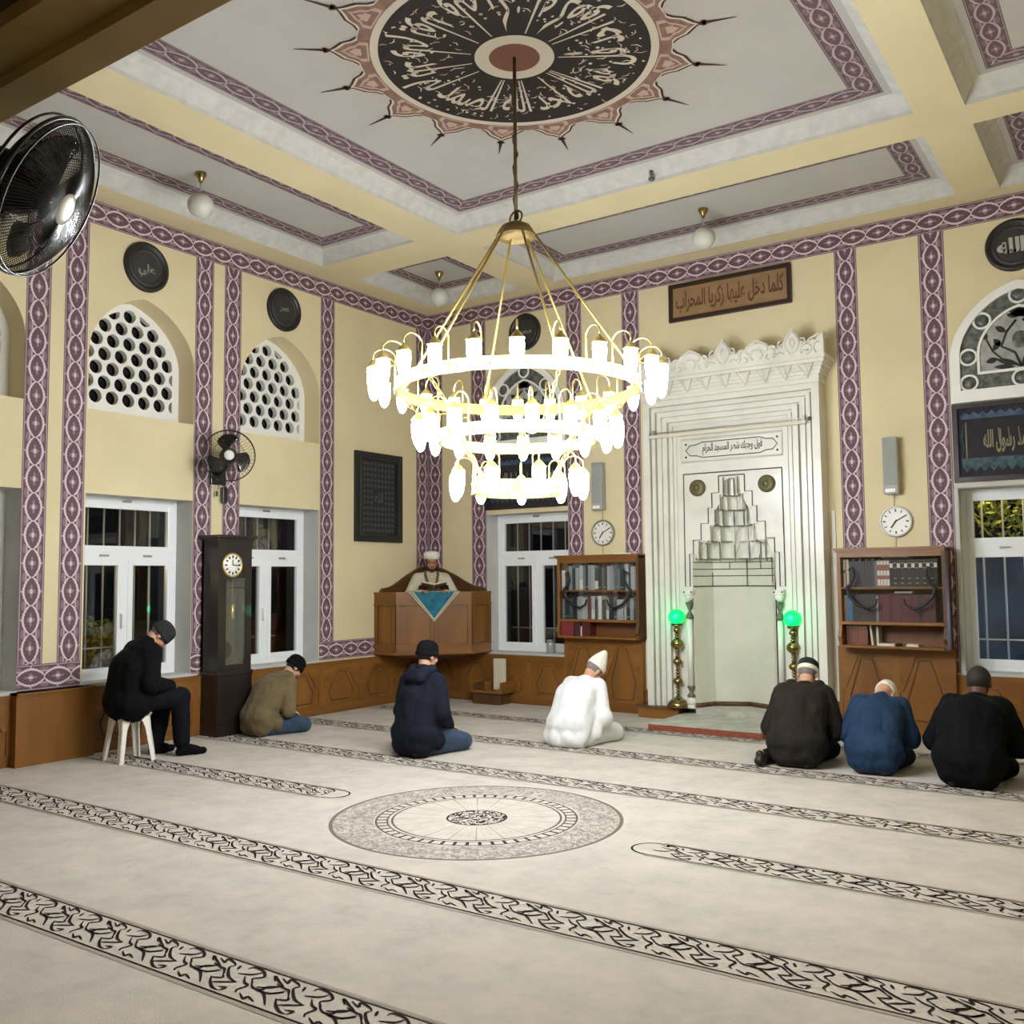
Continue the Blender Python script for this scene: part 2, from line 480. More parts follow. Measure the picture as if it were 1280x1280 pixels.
for k in range(16):
    a = radians(-34.3+90+6+22.5*k)
    petal(1.15, 1.415, radians(11.2), a, zr, 3); petal(1.14, 1.39, radians(10.4), a, zr-.001, 2); petal(1.13, 1.365, radians(9.6), a, zr-.002, 1)
    petal(1.14, 1.315, radians(6.6), a, zr-.0045, 4); petal(1.15, 1.29, radians(4.6), a, zr-.0055, 1); petal(1.19, 1.255, radians(2.2), a, zr-.0065, 4)
    d = Vector((cos(a), sin(a), 0)); o = Vector((RX, RY, zr-.001))
    mb.ribbon([o+d*1.40, o+d*1.47, o+d*1.66], [.05, .03, .006], (0, 0, 1), 3)
    q = Vector((-sin(a), cos(a), 0)); mb.ribbon([o+d*1.43-q*.035, o+d*1.43+q*.035], .03, (0, 0, 1), 3)
disc(1.085, 1.19, zr-.003, 1); disc(1.18, 1.20, zr-.0015, 2); disc(1.03, 1.095, zr-.004, 2); disc(.30, 1.035, zr-.005, 0); disc(.19, .305, zr-.006, 2); disc(.0005, .195, zr-.007, 5)
# radial writing: letter feet outwards, stems to the middle
txt = arabic("قل هو الله احد الله الصمد لم يلد ولم يولد ولم يكن له كفوا احد")
def polar(r0, r1, a0, flip=False):
    def f(u, v):                      # u in -.5...5 around, v -.5...5
        an = a0-u*2*pi*.985; r = r0+(r1-r0)*max(0, .5-v)**.6
        return (RX+r*cos(an), RY+r*sin(an), zr-.0065)
    return f
mb.text(txt, 1, polar(.335, 1.0, radians(202)), 2, 1, 1, bold=.014)
for k in range(150):
    a = random.uniform(0, 2*pi); r = random.uniform(.42, 1.0); d_ = random.uniform(0, 2*pi); L_ = random.uniform(.02, .05)
    p_ = Vector((RX+r*cos(a), RY+r*sin(a), zr-.0061)); e_ = Vector((cos(d_), sin(d_), 0)); g_ = Vector((-sin(d_), cos(d_), 0))
    mb.ribbon([p_, p_+e_*L_+g_*L_*.4, p_+e_*L_*2], [.006, .012, .004], (0, 0, 1), 4 if k % 3 else 2)
for k in range(170):
    a = random.uniform(0, 2*pi); r = random.uniform(.5, 1.0); s = random.uniform(.008, .018)
    mb.add([(RX+r*cos(a)+s*cos(t), RY+r*sin(a)+s*sin(t), zr-.0062) for t in (0, pi/2, pi, 3*pi/2)], [(0, 1, 2, 3)], 2 if k % 3 else 4)
o = struct(mb.build('trim_1', [M_rblack, M_rbrown, M_rline, M_rdark, M_rpale, M_rred]), 'round black calligraphy medallion with brown petals painted on the ceiling')

# ------------------------------------------------------------------ carpet
m, nt, b = new_mat('carpet')
v = texco(nt)
f1 = ramp(nt, noise_tex(nt, 3.2, 6, v, .65), .36, .64); f2 = ramp(nt, noise_tex(nt, 9, 4, v, .6), .3, .7)
c = mixc(nt, f1, rgb(199, 191, 179), rgb(178, 173, 162)); c = mixc(nt, f2*.5, c, rgb(206, 196, 184))
nt.links.new(c, b.inputs['Base Color']); b.inputs['Roughness'].default_value = .95; b.inputs['Specular IOR Level'].default_value = .15
bn = nt.nodes.new('ShaderNodeBump'); bn.inputs['Strength'].default_value = .35; bn.inputs['Distance'].default_value = .01
nt.links.new(noise_tex(nt, 130, 2, v).s, bn.inputs['Height']); nt.links.new(bn.outputs[0], b.inputs['Normal'])
M_carpet = m
M_cpale = mat('carpet_pale', (200, 191, 178), .95, c2=(188, 180, 168), scale=8, spec=.1)
M_cblack = mat('carpet_black', (38, 30, 27), .95, spec=.1)
M_cgrey = mat('carpet_grey', (164, 155, 142), .95, spec=.1)

def medal_mat():
    m, nt, b = new_mat('carpet_medallion')
    sep = nt.nodes.new('ShaderNodeSeparateXYZ'); uvn = texco(nt, 'UV'); nt.links.new(uvn, sep.inputs[0])
    x = Ex(nt, sep.outputs[0]); y = Ex(nt, sep.outputs[1])
    r = (x*x+y*y).sqrt(); th = y.atan2(x)
    def band(a, b_): return r.gt(a)*r.lt(b_)
    squig = noise_tex(nt, 11, 3, uvn, .7); sq2 = noise_tex(nt, 23, 2, uvn, .6)
    lines = (squig-.5).abs().lt(.030); l2 = (sq2-.5).abs().lt(.04)
    k32 = (th*16).sin(); spot = ((th*26).cos())
    col = mixc(nt, ramp(nt, noise_tex(nt, 6, 4, uvn), .3, .7), rgb(204, 197, 184), rgb(188, 180, 168))
    col = mixc(nt, band(.72, 1.0)*.26*ramp(nt, noise_tex(nt, 14, 4, uvn), .35, .6), col, rgb(140, 130, 120))
    col = mixc(nt, band(.71, .985)*(lines.max(l2*.55))*.55, col, rgb(70, 60, 56))
    col = mixc(nt, band(.985, 1.01), col, rgb(112, 104, 96))
    ribs = ((th*10).sin().abs().lt(.10))*band(.24, .58)
    rib2 = (((th*30).sin().abs().lt(.35)))*band(.30, .56)*((r*46).sin().gt(.1))
    col = mixc(nt, (ribs*.45).max(rib2*.18), col, rgb(90, 84, 80))
    col = mixc(nt, band(.575, .59).max(band(.61, .622)).max(band(.685, .70))*.85, col, rgb(52, 44, 42))
    col = mixc(nt, band(.622, .685)*(spot.abs().lt(.42)), col, rgb(60, 52, 50))
    core = noise_tex(nt, 20, 2, uvn, .5)
    col = mixc(nt, r.lt(.205), col, rgb(198, 190, 178))
    col = mixc(nt, r.lt(.205)*((core-.5).abs().lt(.055)), col, rgb(40, 32, 30))
    col = mixc(nt, band(.198, .212), col, rgb(46, 38, 36))
    nt.links.new(col, b.inputs['Base Color']); b.inputs['Roughness'].default_value = .95; b.inputs['Specular IOR Level'].default_value = .1
    return m

TILE = [[(5.188, -7.779), (5.148, -7.741), (5.202, -7.77), (5.259, -7.796)], [(5.191, -7.738), (5.249, -7.764), (5.229, -7.728), (5.285, -7.741), (5.315, -7.76)], [(5.213, -7.792), (5.277, -7.807), (5.304, -7.812), (5.351, -7.859)], [(5.316, -7.759), (5.307, -7.788), (5.364, -7.842), (5.406, -7.865), (5.455, -7.875)], [(5.335, -7.747), (5.355, -7.784)], [(5.39, -7.756), (5.396, -7.73), (5.46, -7.734), (5.51, -7.774), (5.484, -7.813), (5.521, -7.845)], [(5.391, -7.81), (5.451, -7.785), (5.468, -7.747)], [(5.437, -7.813), (5.48, -7.855), (5.518, -7.873), (5.512, -7.922), (5.53, -7.944)], [(5.505, -7.839), (5.555, -7.874), (5.599, -7.866), (5.597, -7.833), (5.654, -7.796)], [(5.546, -7.938), (5.602, -7.967), (5.601, -7.943), (5.657, -7.962)], [(5.582, -7.882), (5.634, -7.889), (5.72, -7.96)], [(5.649, -7.879), (5.694, -7.833)], [(5.315, -7.892), (5.359, -7.934), (5.414, -7.966), (5.449, -7.968)], [(5.364, -7.93), (5.401, -7.906), (5.453, -7.873)], [(5.421, -7.945), (5.46, -7.936), (5.453, -7.971)], [(5.166, -7.86), (5.216, -7.837), (5.247, -7.798)], [(5.195, -7.879), (5.262, -7.872), (5.296, -7.822)], [(5.319, -7.898), (5.365, -7.877), (5.345, -7.854)]]
mb = MB()
mb.quad((-.34, YBACK, 0), (XR, YBACK, 0), (XR, .34, 0), (-.34, .34, 0), 0)
mb.box(-.34, XR+.3, YBACK-.3, .34, -.2, -.004, 0)
def smooth_pts(p, n=4):
    out = []
    for i in range(len(p)-1):
        p0, p1, p2, p3 = (Vector((*p[max(i-1, 0)], 0)), Vector((*p[i], 0)), Vector((*p[i+1], 0)), Vector((*p[min(i+2, len(p)-1)], 0)))
        for k in range(n):
            t = k/n; out.append(.5*((2*p1)+(p2-p0)*t+(2*p0-5*p1+4*p2-p3)*t*t+(3*p1-p0-3*p2+p3)*t**3))
    out.append(Vector((*p[-1], 0))); return out
TS = [smooth_pts(t) for t in TILE]
def stripe(x0, x1, yc, w, end0=False, end1=False):
    h = w/2
    mb.quad((x0, yc-h, .001), (x1, yc-h, .001), (x1, yc+h, .001), (x0, yc+h, .001), 1)
    for s in (-1, 1):
        mb.ribbon([(x0, yc+s*h, .002), (x1, yc+s*h, .002)], .009, (0, 0, 1), 2)
        mb.ribbon([(x0, yc+s*(h+.022), .0015), (x1, yc+s*(h+.022), .0015)], .022, (0, 0, 1), 3)
    for fl, xe, sg in ((end0, x0, -1), (end1, x1, 1)):
        if fl:
            arc = [(xe+sg*h*1.1*cos(a), yc+h*sin(a), .002) for a in [pi/2-pi*k/12 for k in range(13)]]
            mb.add([(xe, yc, .001)]+[(p[0], p[1], .001) for p in arc], [(0, k+1, k+2) for k in range(12)], 1)
            mb.ribbon(arc, .014, (0, 0, 1), 2)
    P = .394; n = int((x1-x0)/P)+1
    for i in range(n):
        for t in TS:
            q = [Vector((x0+(p.x-5.19)+i*P, yc+(p.y+7.852)*w/.275, .003)) for p in t]
            if min(a.x for a in q) < x0 or max(a.x for a in q) > x1: continue
            m_ = len(q); mb.ribbon(q, [.0045+.0095*sin(pi*k/(m_-1)) for k in range(m_)], (0, 0, 1), 2)
for yc, w in ((-7.852, .265), (-6.546, .28), (-3.853, .25), (-2.53, .25), (-1.18, .22), (-9.17, .265), (-10.48, .265), (-11.8, .265)):
    stripe(.05, XR-.02, yc, w)
stripe(.15, 3.28, -5.17, .25, False, True); stripe(6.03, XR-.02, -5.20, .25, True, False)
CM = (4.66, -5.16)
n = 72; R = 1.04
vs = [(CM[0], CM[1], .0012)]+[(CM[0]+R*cos(2*pi*k/n), CM[1]+R*sin(2*pi*k/n), .0012) for k in range(n)]
mb.add(vs, [(0, k+1, (k+1) % n+1) for k in range(n)], 4, False, [[(0, 0), (R/1.0*cos(2*pi*k/n), R*sin(2*pi*k/n)), (R*cos(2*pi*(k+1)/n), R*sin(2*pi*(k+1)/n))] for k in range(n)])
struct(mb.build('floor', [M_carpet, M_cpale, M_cblack, M_cgrey, medal_mat()]), 'pale beige carpet with black patterned prayer rows and a round motif')

# ------------------------------------------------------------------ wainscot
def wainscot(name, segs, P, label):
    """segs: (a0, a1, height, depth, panels)"""
    mb = MB()
    def bx(a0, a1, d0, d1, z0, z1, mi=0):
        p, q = P(a0, d0), P(a1, d1)
        mb.box(min(p[0], q[0]), max(p[0], q[0]), min(p[1], q[1]), max(p[1], q[1]), z0, z1, mi)
    for a0, a1, H, dep, npan in segs:
        bx(a0, a1, 0, dep, 0, H, 0)
        if npan:
            W = (a1-a0)/npan
            bx(a0, a1, dep, dep+.012, H-.09, H-.02, 1); bx(a0, a1, dep, dep+.012, .02, .11, 1)
            for k in range(npan+1):
                c = a0+W*k; lo, hi = max(a0, c-.035), min(a1, c+.035); bx(lo, hi, dep, dep+.012, .11, H-.09, 0)
            for k in range(npan):
                l, r = a0+W*k+.035, a0+W*(k+1)-.035; cx = (l+r)/2; zt, zb = H-.09, .11
                hgt = (zt-zb); d = dep+.012
                # diagonal corner pieces leave a pointed field
                for s, e in ((1, l), (-1, r)):
                    tri = [(e, zt), (e+s*W*.30, zt), (e+s*W*.06, zt-hgt*.52), (e, zt-hgt*.52)]
                    pv = [P(a, dep) for a, z in tri]; pw = [P(a, d) for a, z in tri]
                    vsx = [(p[0], p[1], z) for p, (a, z) in zip(pv, tri)]+[(p[0], p[1], z) for p, (a, z) in zip(pw, tri)]
                    mb.add(vsx, [(0, 1, 2, 3), (4, 5, 6, 7), (0, 1, 5, 4), (1, 2, 6, 5), (2, 3, 7, 6), (3, 0, 4, 7)], 1)
                # raised inner field
                pts = [(cx-W*.24, zb+.05), (cx+W*.24, zb+.05), (cx+W*.30, zb+hgt*.38), (cx+W*.10, zt-.04), (cx-W*.10, zt-.04), (cx-W*.30, zb+hgt*.38)]
                ln = [(*P(a, dep+.004)[:2], z) for a, z in pts]
                mb.tube(ln, .007, 5, 2, closed=True)
        bx(a0, a1, 0, dep+.02, H-.022, H, 1)
    return struct(mb.build(name, [M_wood, M_woodh, M_woodd], fix=True), label)
seg = []
edges = [-13, -7.82, -7.1, -5.95, -5.22, -2.14, 0]
wainscot('baseboard_left', [(-13, -7.84, .64, .03, 8), (-7.84, -7.08, .66, .11, 0), (-7.08, -5.96, .64, .03, 2), (-5.96, -5.20, .66, .13, 0), (-5.20, -3.98, .64, .03, 2), (-3.98, -3.40, .64, .03, 1), (-3.40, -2.13, .64, .03, 2), (-2.13, -.03, .64, .03, 3)],
         lambda a, d: (d, a), 'varnished oak dado with pointed panels along the left wall')
wainscot('baseboard_back', [(0, 2.30, .64, .03, 4), (2.30, 3.41, .90, .07, 2), (3.41, 3.56, .30, .03, 0), (5.68, 5.745, .30, .03, 0), (5.745, 6.90, .90, .09, 2), (6.90, 9.3, .64, .03, 4)],
         lambda a, d: (a, -d), 'varnished oak dado with pointed panels along the end wall')
mb = MB(); mb.box(XR-.03, XR, YBACK, 0, 0, .64); struct(mb.build('baseboard_right', [M_wood]))

# ------------------------------------------------------------------ windows
def casement(name, P, c, hw, label, seed=0):
    """white two-light window with a top light; P(a, d, z): a along the wall, d depth behind the wall face"""
    root = struct(D.objects.new(name, None)); COL.objects.link(root); root.location = P(c, .30, WIN_Z[0]); root['label'] = label
    z0, z1 = WIN_Z[0]+.03, WIN_Z[1]; dz = .27
    def bx(mb, a0, a1, d0, d1, za, zb, mi=0, bev=0):
        p, q = P(a0, d0, za), P(a1, d1, zb)
        mb.box(min(p[0], q[0]), max(p[0], q[0]), min(p[1], q[1]), max(p[1], q[1]), za, zb, mi, bev)
    f = MB(); t = .065
    bx(f, c-hw, c-hw+t, dz, dz+.07, z0, z1); bx(f, c+hw-t, c+hw, dz, dz+.07, z0, z1)
    bx(f, c-hw+t, c+hw-t, dz, dz+.07, z1-t, z1); bx(f, c-hw+t, c+hw-t, dz, dz+.07, z0, z0+t)
    zt = z1-.60
    bx(f, c-hw+t, c+hw-t, dz-.005, dz+.069, zt-.045, zt+.045); bx(f, c-.035, c+.035, dz-.005, dz+.069, z0+t, zt-.045)
    f.build('frame', M_pvc, root)
    sl = MB(); bx(sl, c-hw, c+hw, -.02, dz+.03, WIN_Z[0]-.012, z0, 0); sl.build('sill', M_reveal, root)
    def sash(a0, a1, za, zb, hinge=None):
        s = MB(); w = .06
        bx(s, a0, a0+w, dz-.012, dz+.05, za, zb, bev=.006); bx(s, a1-w, a1, dz-.012, dz+.05, za, zb, bev=.006)
        bx(s, a0+w, a1-w, dz-.011, dz+.049, za, za+w); bx(s, a0+w, a1-w, dz-.011, dz+.049, zb-w, zb)
        so = s.build('sash', M_pvc, root)
        g = MB(); bx(g, a0+w-.01, a1-w+.01, dz+.018, dz+.024, za+w-.01, zb-w+.01); g.build('pane', M_glass, so)
        return so
    sash(c-hw+t-.01, c+hw-t+.01, zt+.04, z1-t+.01)
    a = sash(c-hw+t-.01, c-.03, z0+t-.01, zt-.04); bq = sash(c+.03, c+hw-t+.01, z0+t-.01, zt-.04)
    h = MB(); zz = (z0+zt)/2; bx(h, c-.058, c-.038, dz-.03, dz-.01, zz-.03, zz+.03, bev=.004); bx(h, c-.055, c-.041, dz-.055, dz-.03, zz-.12, zz+.02, bev=.004)
    h.build('handle', M_pvc, root)
    h = MB(); bx(h, c-.05, c+.05, dz-.03, dz-.01, z1-.045, z1-.02, bev=.004); bx(h, c-.3, c-.2, dz-.03, dz-.012, zt-.01, zt+.01, bev=.004); bx(h, c+.2, c+.3, dz-.03, dz-.012, zt-.01, zt+.01, bev=.004)
    h.build('latch', M_steel, root)
    bs = MB(); n = 6
    for k in range(n):
        a_ = c-hw+.16+(2*hw-.32)*k/(n-1); bs.tube([P(a_, .52, z0+.02), P(a_, .52, z1-.02)], .011, 6)
    for z in (z0+.30, zt-.09): bs.tube([P(c-hw+.05, .52, z), P(c+hw-.05, .52, z)], .010, 6)
    bs.build('security_bars', M_bars, root)
    return root
PL = lambda a, d, z: (-d, a, z)
PQ = lambda a, d, z: (a, d, z)
casement('window_1', PL, LW[0], .62, 'white two-light window behind the dark longcase clock')
casement('window_2', PL, LW[1], .62, 'white two-light window behind the man on the stool')
casement('window_3', PL, LW[2], .62, 'white two-light window in the bay cut by the left edge')
casement('window_4', PQ, WQ[0], .65, 'white two-light window between the corner pulpit and bookcase')
casement('window_5', PQ, WQ[1], .65, 'white two-light window under the dark embroidered panel on the right')

M_hole = mat('night_glass', (8, 9, 9), .15)
def clip_poly(sub, clip):
    """convex clip (counter-clockwise)"""
    out = sub
    for i in range(len(clip)):
        a, b_ = clip[i], clip[(i+1) % len(clip)]; inp = out; out = []
        if not inp: break
        def ins(p): return (b_[0]-a[0])*(p[1]-a[1])-(b_[1]-a[1])*(p[0]-a[0]) >= -1e-9
        for j in range(len(inp)):
            p, q = inp[j-1], inp[j]
            if ins(p) != ins(q):
                x1, y1, x2, y2 = *p, *q; dx, dy = x2-x1, y2-y1; ex, ey = b_[0]-a[0], b_[1]-a[1]
                den = ex*dy-ey*dx
                t = (ex*(a[1]-y1)-ey*(a[0]-x1))/den if abs(den) > 1e-12 else 0
                out.append((x1+dx*t, y1+dy*t))
            if ins(q): out.append(q)
    return out
def lattice(name, c, label):
    root = struct(D.objects.new(name, None)); COL.objects.link(root); root.location = (-.30, c, NI[0]); root['label'] = label
    outer = arch_pts(c, .62, NI[0]+.005, NI[1], NI[2]); inner = arch_pts(c, .535, NI[0]+.10, NI[1], NI[2]-.07, 10)
    holes = []; R = .072; P_ = .188
    for j in range(8):
        for i in range(-4, 5):
            x = c+(i+(.5 if j % 2 else 0))*P_; z = NI[0]+.20+j*P_*.80
            h = [(x+R*cos(2*pi*k/14), z+R*sin(2*pi*k/14)) for k in range(14)]
            h = clip_poly(h, inner)
            if len(h) > 3:
                A = abs(sum(h[k-1][0]*h[k][1]-h[k][0]*h[k-1][1] for k in range(len(h))))/2
                if A > .0022: holes.append(h)
    mb = MB(); mb.plate(outer, holes, .07, lambda u, v, w: (-.27-w, u, v)); mb.build('lattice', M_white, root)
    mb = MB(); mb.plate(outer, [], .01, lambda u, v, w: (-.36-w, u, v)); mb.build('pane', M_hole, root)
lattice('window_6', LW[0], 'arched plaster lattice window above the longcase clock bay')
lattice('window_7', LW[1], 'arched plaster lattice window above the man on the stool')
lattice('window_8', LW[2], 'arched plaster lattice window cut by the left edge')

M_sg = mat('leaded_glass', (112, 116, 110), .35, c2=(58, 62, 56), scale=16)
M_sgd = mat('leaded_dark', (30, 32, 30), .4)
M_sgl = mat('leaded_pale', (172, 172, 168), .4, c2=(140, 142, 136), scale=10)
def stained(name, c, label):
    root = struct(D.objects.new(name, None)); COL.objects.link(root); root.location = (c, -.02, 3.42); root['label'] = label
    hw, z0, zs, za = .645, 3.42, 3.84, 4.58
    mp = lambda off: (lambda u, v, w: (u, -off-w, v))
    o = arch_pts(c, hw, z0, zs, za); i1 = arch_pts(c, hw-.09, z0+.10, zs+.02, za-.09); i2 = arch_pts(c, hw-.25, z0+.25, zs+.03, za-.25); i3 = arch_pts(c, hw-.275, z0+.275, zs+.03, za-.275)
    mb = MB(); mb.plate(o, [i1], .05, mp(0)); mb.plate(i2, [i3], .035, mp(0)); mb.box(c-hw-.0, c+hw, -.065, 0, z0-.025, z0+.02)
    rings = []
    for k in range(5):
        a = pi*k/4; rings.append((c+(hw-.17)*cos(a), zs+.02+(za-zs-.17)*(.80*sin(a)+.20*(1-abs(cos(a))))))
    rings += [(c-hw+.17, z0+.175), (c, z0+.175), (c+hw-.17, z0+.175)]
    for x, z in rings: mb.tube([(x+.078*cos(2*pi*k/20), -.022, z+.078*sin(2*pi*k/20)) for k in range(20)], .014, 6, closed=True)
    mb.build('frame', M_white, root)
    mb = MB(); mb.plate(o, [], .012, mp(.001), 0)
    for x, z in rings: mb.lathe([(.0, -.016), (.066, -.016), (.066, -.0135)], (x, 0, z), 18, 3, axis='y', caps=False)
    # flowering plant in the middle field
    mb.plate(i3, [], .004, mp(.013), 2)
    def leaf(x, z, a, L, w, mi=1):
        n = 8; pts = []
        for k in range(n+1): t = k/n; pts.append((L*t, w*sin(pi*t)))
        for k in range(n-1, 0, -1): t = k/n; pts.append((L*t, -w*sin(pi*t)))
        mb.add([(x+p*cos(a)-q*sin(a), -.020, z+p*sin(a)+q*cos(a)) for p, q in pts], [tuple(range(len(pts)))], mi)
    zb = z0+.29
    for s in (-1, 1):
        mb.tube([(c, -.02, zb), (c+s*.05, -.02, zb+.14), (c+s*.17, -.02, zb+.22), (c+s*.12, -.02, zb+.36), (c+s*.03, -.02, zb+.47)], .012, 5, 1)
        mb.tube([(c, -.02, zb), (c+s*.14, -.02, zb+.06), (c+s*.25, -.02, zb+.18), (c+s*.30, -.02, zb+.30)], .009, 5, 1)
        for (x, z, a, L, w) in ((.02, .02, .35, .22, .03), (.05, .0, .1, .20, .025), (.17, .22, .9, .11, .03), (.25, .18, 2.2, .12, .028), (.12, .36, .6, .12, .03), (.3, .3, 1.2, .1, .03), (.2, .1, -.2, .12, .03)):
            leaf(c+s*x, zb+z, a if s > 0 else pi-a, L, w)
    mb.sphere((c, -.016, zb+.27), .075, 3, 12, (1, .15, 1.2)); 
    for k in range(7): leaf(c, zb+.50, pi/2+(k-3)*.42, .12, .026)
    mb.build('stained_glass', [M_sg, M_sgd, M_sgl, M_sg], root)
stained('window_9', WQ[0], 'arched white window with flower tracery seen through the chandelier')
stained('window_10', WQ[1], 'arched white window with flower tracery cut by the right edge')

# ------------------------------------------------------------------ gallery edge over the camera
M_gal = mat('gallery_paint', (150, 124, 70), .7, c2=(136, 110, 60), scale=2)
M_gald = mat('gallery_wood', (74, 52, 34), .6, c2=(60, 40, 26), scale=3, stretch=(.2, 2, 2))
mb = MB()
mb.box(0, XR, -9.30, -9.20, 2.97, 3.40, 0); mb.box(0, XR, -9.42, -9.30, 3.00, 3.40, 0); mb.box(0, XR, -9.52, -9.42, 3.04, 3.4, 1)
mb.box(0, XR, -9.75, -9.52, 3.02, 3.4, 1); mb.box(0, XR, YBACK, -9.75, 3.10, 3.4, 1); mb.box(0, XR, -9.26, -9.20, 3.40, 4.1, 1)
struct(mb.build('trim_2', [M_gal, M_gald]), 'underside and moulded edge of the gallery above the camera')
mb = MB(); mb.box(5.35, 5.70, -9.62, -9.24, 0, 2.98, 0, .02)
struct(mb.build('trim_3', [M_gal]), 'post carrying the gallery, just outside the left edge')
# ================================================================== bookcases and books
M_glassc = glass_mat('cabinet_glass', clear=.95)
M_bk_in = mat('bookcase_inside', (108, 66, 30), .5)
def bookcase(x0, x1, dep, z0, z1, label, tiers):
    """tiers: shelf tops"""
    t = thing('bookcase', label, 'bookcase', ((x0+x1)/2, 0, z0), 0, 'oak wall bookcases')
    w = .035
    for s, a in ((-1, x0), (1, x1-w)):
        pts = [(0, z1), (-dep, z1), (-dep, tiers[1]-.05), (-dep-.02, tiers[1]-.10), (-dep-.045, tiers[1]-.16), (-dep-.01, z0+.05), (-dep-.01, z0), (0, z0)]
        mb = MB(); n = len(pts)
        mb.add([(a, y, z) for y, z in pts]+[(a+w, y, z) for y, z in pts], [tuple(range(n)), tuple(range(n, 2*n))[::-1]]+[(k, (k+1) % n, n+(k+1) % n, n+k) for k in range(n)])
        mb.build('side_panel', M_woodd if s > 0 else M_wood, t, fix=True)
    mb = MB(); mb.box(x0-.03, x1+.0, -dep-.03, 0, z1, z1+.022); mb.box(x0-.015, x1, -dep-.015, 0, z1-.02, z1); mb.build('top', M_woodh, t)
    mb = MB(); mb.box(x0+w, x1-w, -dep, -dep+.02, z1-.075, z1-.02); mb.build('fascia', M_woodh, t)
    mb = MB(); mb.box(x0+w, x1-w, -.015, -.002, z0, z1-.02); mb.build('back_panel', M_bk_in, t)
    for z in tiers:
        mb = MB(); mb.box(x0+w, x1-w, -dep+.015, -.015, z-.022, z); mb.build('shelf', M_woodh, t)
    mb = MB(); mb.box(x0+w, x1-w, -dep-.03, -.015, z0, z0+.025); mb.build('shelf', M_woodh, t)
    zlo = tiers[1]
    mb = MB(); mb.box(x0+w, x1-w, -dep-.004, -dep+.012, zlo-.03, zlo); mb.build('rail', M_woodh, t)
    return t
def door(t, x0, x1, dep, z0, z1, s):
    """glazed door with a dark curved tube in front"""
    mb = MB(); y = -dep-.002
    mb.box(x0, x1, y-.004, y, z0, z1); d = mb.build('glass_door', M_glassc, t)
    mb = MB(); cx = (x0+x1)/2; W = (x1-x0); H = z1-z0; pts = []
    for u, v in ((-.34, .30), (-.25, .34), (-.22, .20), (-.30, .08), (-.38, .02), (-.32, -.12), (-.15, -.24), (.05, -.30), (.2, -.24), (.26, -.10)): pts.append((cx+s*u*W, y-.008, (z0+z1)/2+v*H))
    sp = []
    for i in range(len(pts)-1):
        for k in range(3):
            sp.append(Vector(pts[i]).lerp(Vector(pts[i+1]), k/3))
    n = len(sp); mb.tube(sp, [.008+.010*sin(pi*i/n) for i in range(n)], 6)
    mb.build('curve_tube', M_black, d)  # dark bent tube lying just in front of the glass
BL = (2.285, 3.435, .21); BR = (5.815, 6.875, .30)
bl = bookcase(*BL, .90, 1.915, 'oak wall bookcase full of grey books between the window and niche', (1.50, 1.135))
br = bookcase(*BR, .90, 1.915, 'oak wall bookcase full of dark red and black books beside the right window', (1.53, 1.17))
BMAT = {}
def bmat(c):
    if c not in BMAT: BMAT[c] = mat('book_cover_%d' % len(BMAT), c, .55)
    return BMAT[c]
M_page = mat('book_pages', (214, 206, 186), .8); M_gband = mat('book_gold', (190, 168, 96), .4, metal=.4); M_wband = mat('book_label', (222, 216, 200), .6)
def book(x, w, yb_, dep, z, h, c, label, group, tilt=0, bands=None, lying=False):
    t = thing('book', label, 'book', (x+w/2, yb_-dep/2, z), 0, group)
    m = bmat(c); th = min(.006, w*.18)
    cov = MB(); pg = MB()
    if lying:
        cov.box(x, x+w, yb_-dep, yb_, z, z+.004); cov.box(x, x+w, yb_-dep, yb_, z+h-.004, z+h); cov.box(x, x+.005, yb_-dep, yb_, z, z+h)
        pg.box(x+.005, x+w-.004, yb_-dep+.004, yb_-.004, z+.004, z+h-.004)
    else:
        cov.box(x, x+th, yb_-dep, yb_, z, z+h); cov.box(x+w-th, x+w, yb_-dep, yb_, z, z+h); cov.box(x, x+w, yb_-dep-.004, yb_-dep+.004, z, z+h)
        pg.box(x+th, x+w-th, yb_-dep+.004, yb_-.006, z+.004, z+h-.006)
    co_ = cov.build('cover', m, t); pg.build('pages', M_page, t)
    if bands and not lying:
        b = MB()
        for f0, f1 in bands[1]: b.box(x+.002, x+w-.002, yb_-dep-.0055, yb_-dep-.004, z+h*f0, z+h*f1)
        b.build('spine_stripe', bands[0], co_)
    if tilt:
        t.rotation_euler = (0, tilt, 0)
    return t
GB = [(.12, .14), (.30, .32), (.68, .70), (.86, .88)]
CN = {}
def row(specs, x0, yb_, z, where, grp, start=1, ord0=0):
    x = x0
    for i, (w, h, dep, c, cn, bands) in enumerate(specs):
        lab = '%s book, %s from the left on %s' % (cn, ORD[i+ord0], where)
        book(x, w*.97, yb_, dep, z, h, c, lab, grp, 0, bands); x += w
    return x
# left bookcase, upper row
greys = [((226, 222, 206), 'white'), ((60, 64, 62), 'dark grey'), ((92, 98, 96), 'grey'), ((180, 182, 174), 'pale grey'), ((70, 76, 76), 'dark grey'), ((120, 126, 124), 'grey'), ((156, 160, 154), 'pale grey'), ((52, 56, 56), 'charcoal'), ((48, 60, 58), 'charcoal'), ((86, 92, 94), 'grey')]
rnd = random.Random(5)
def greyrow(n, L, hmin, hmax, first):
    ws = [rnd.uniform(.7, 1.3) for _ in range(n)]; s = L/sum(ws); out = []
    for i in range(n):
        c, cn = greys[0] if i == 0 and first else rnd.choice(greys[1:]+greys[3:4])
        lab = (M_wband, [(.05, .42)]) if rnd.random() < .25 else ((M_steel, [(.1, .14)]) if rnd.random() < .4 else None)
        out.append((ws[i]*s, rnd.uniform(hmin, hmax), rnd.uniform(.12, .15), c, cn, lab))
    return out
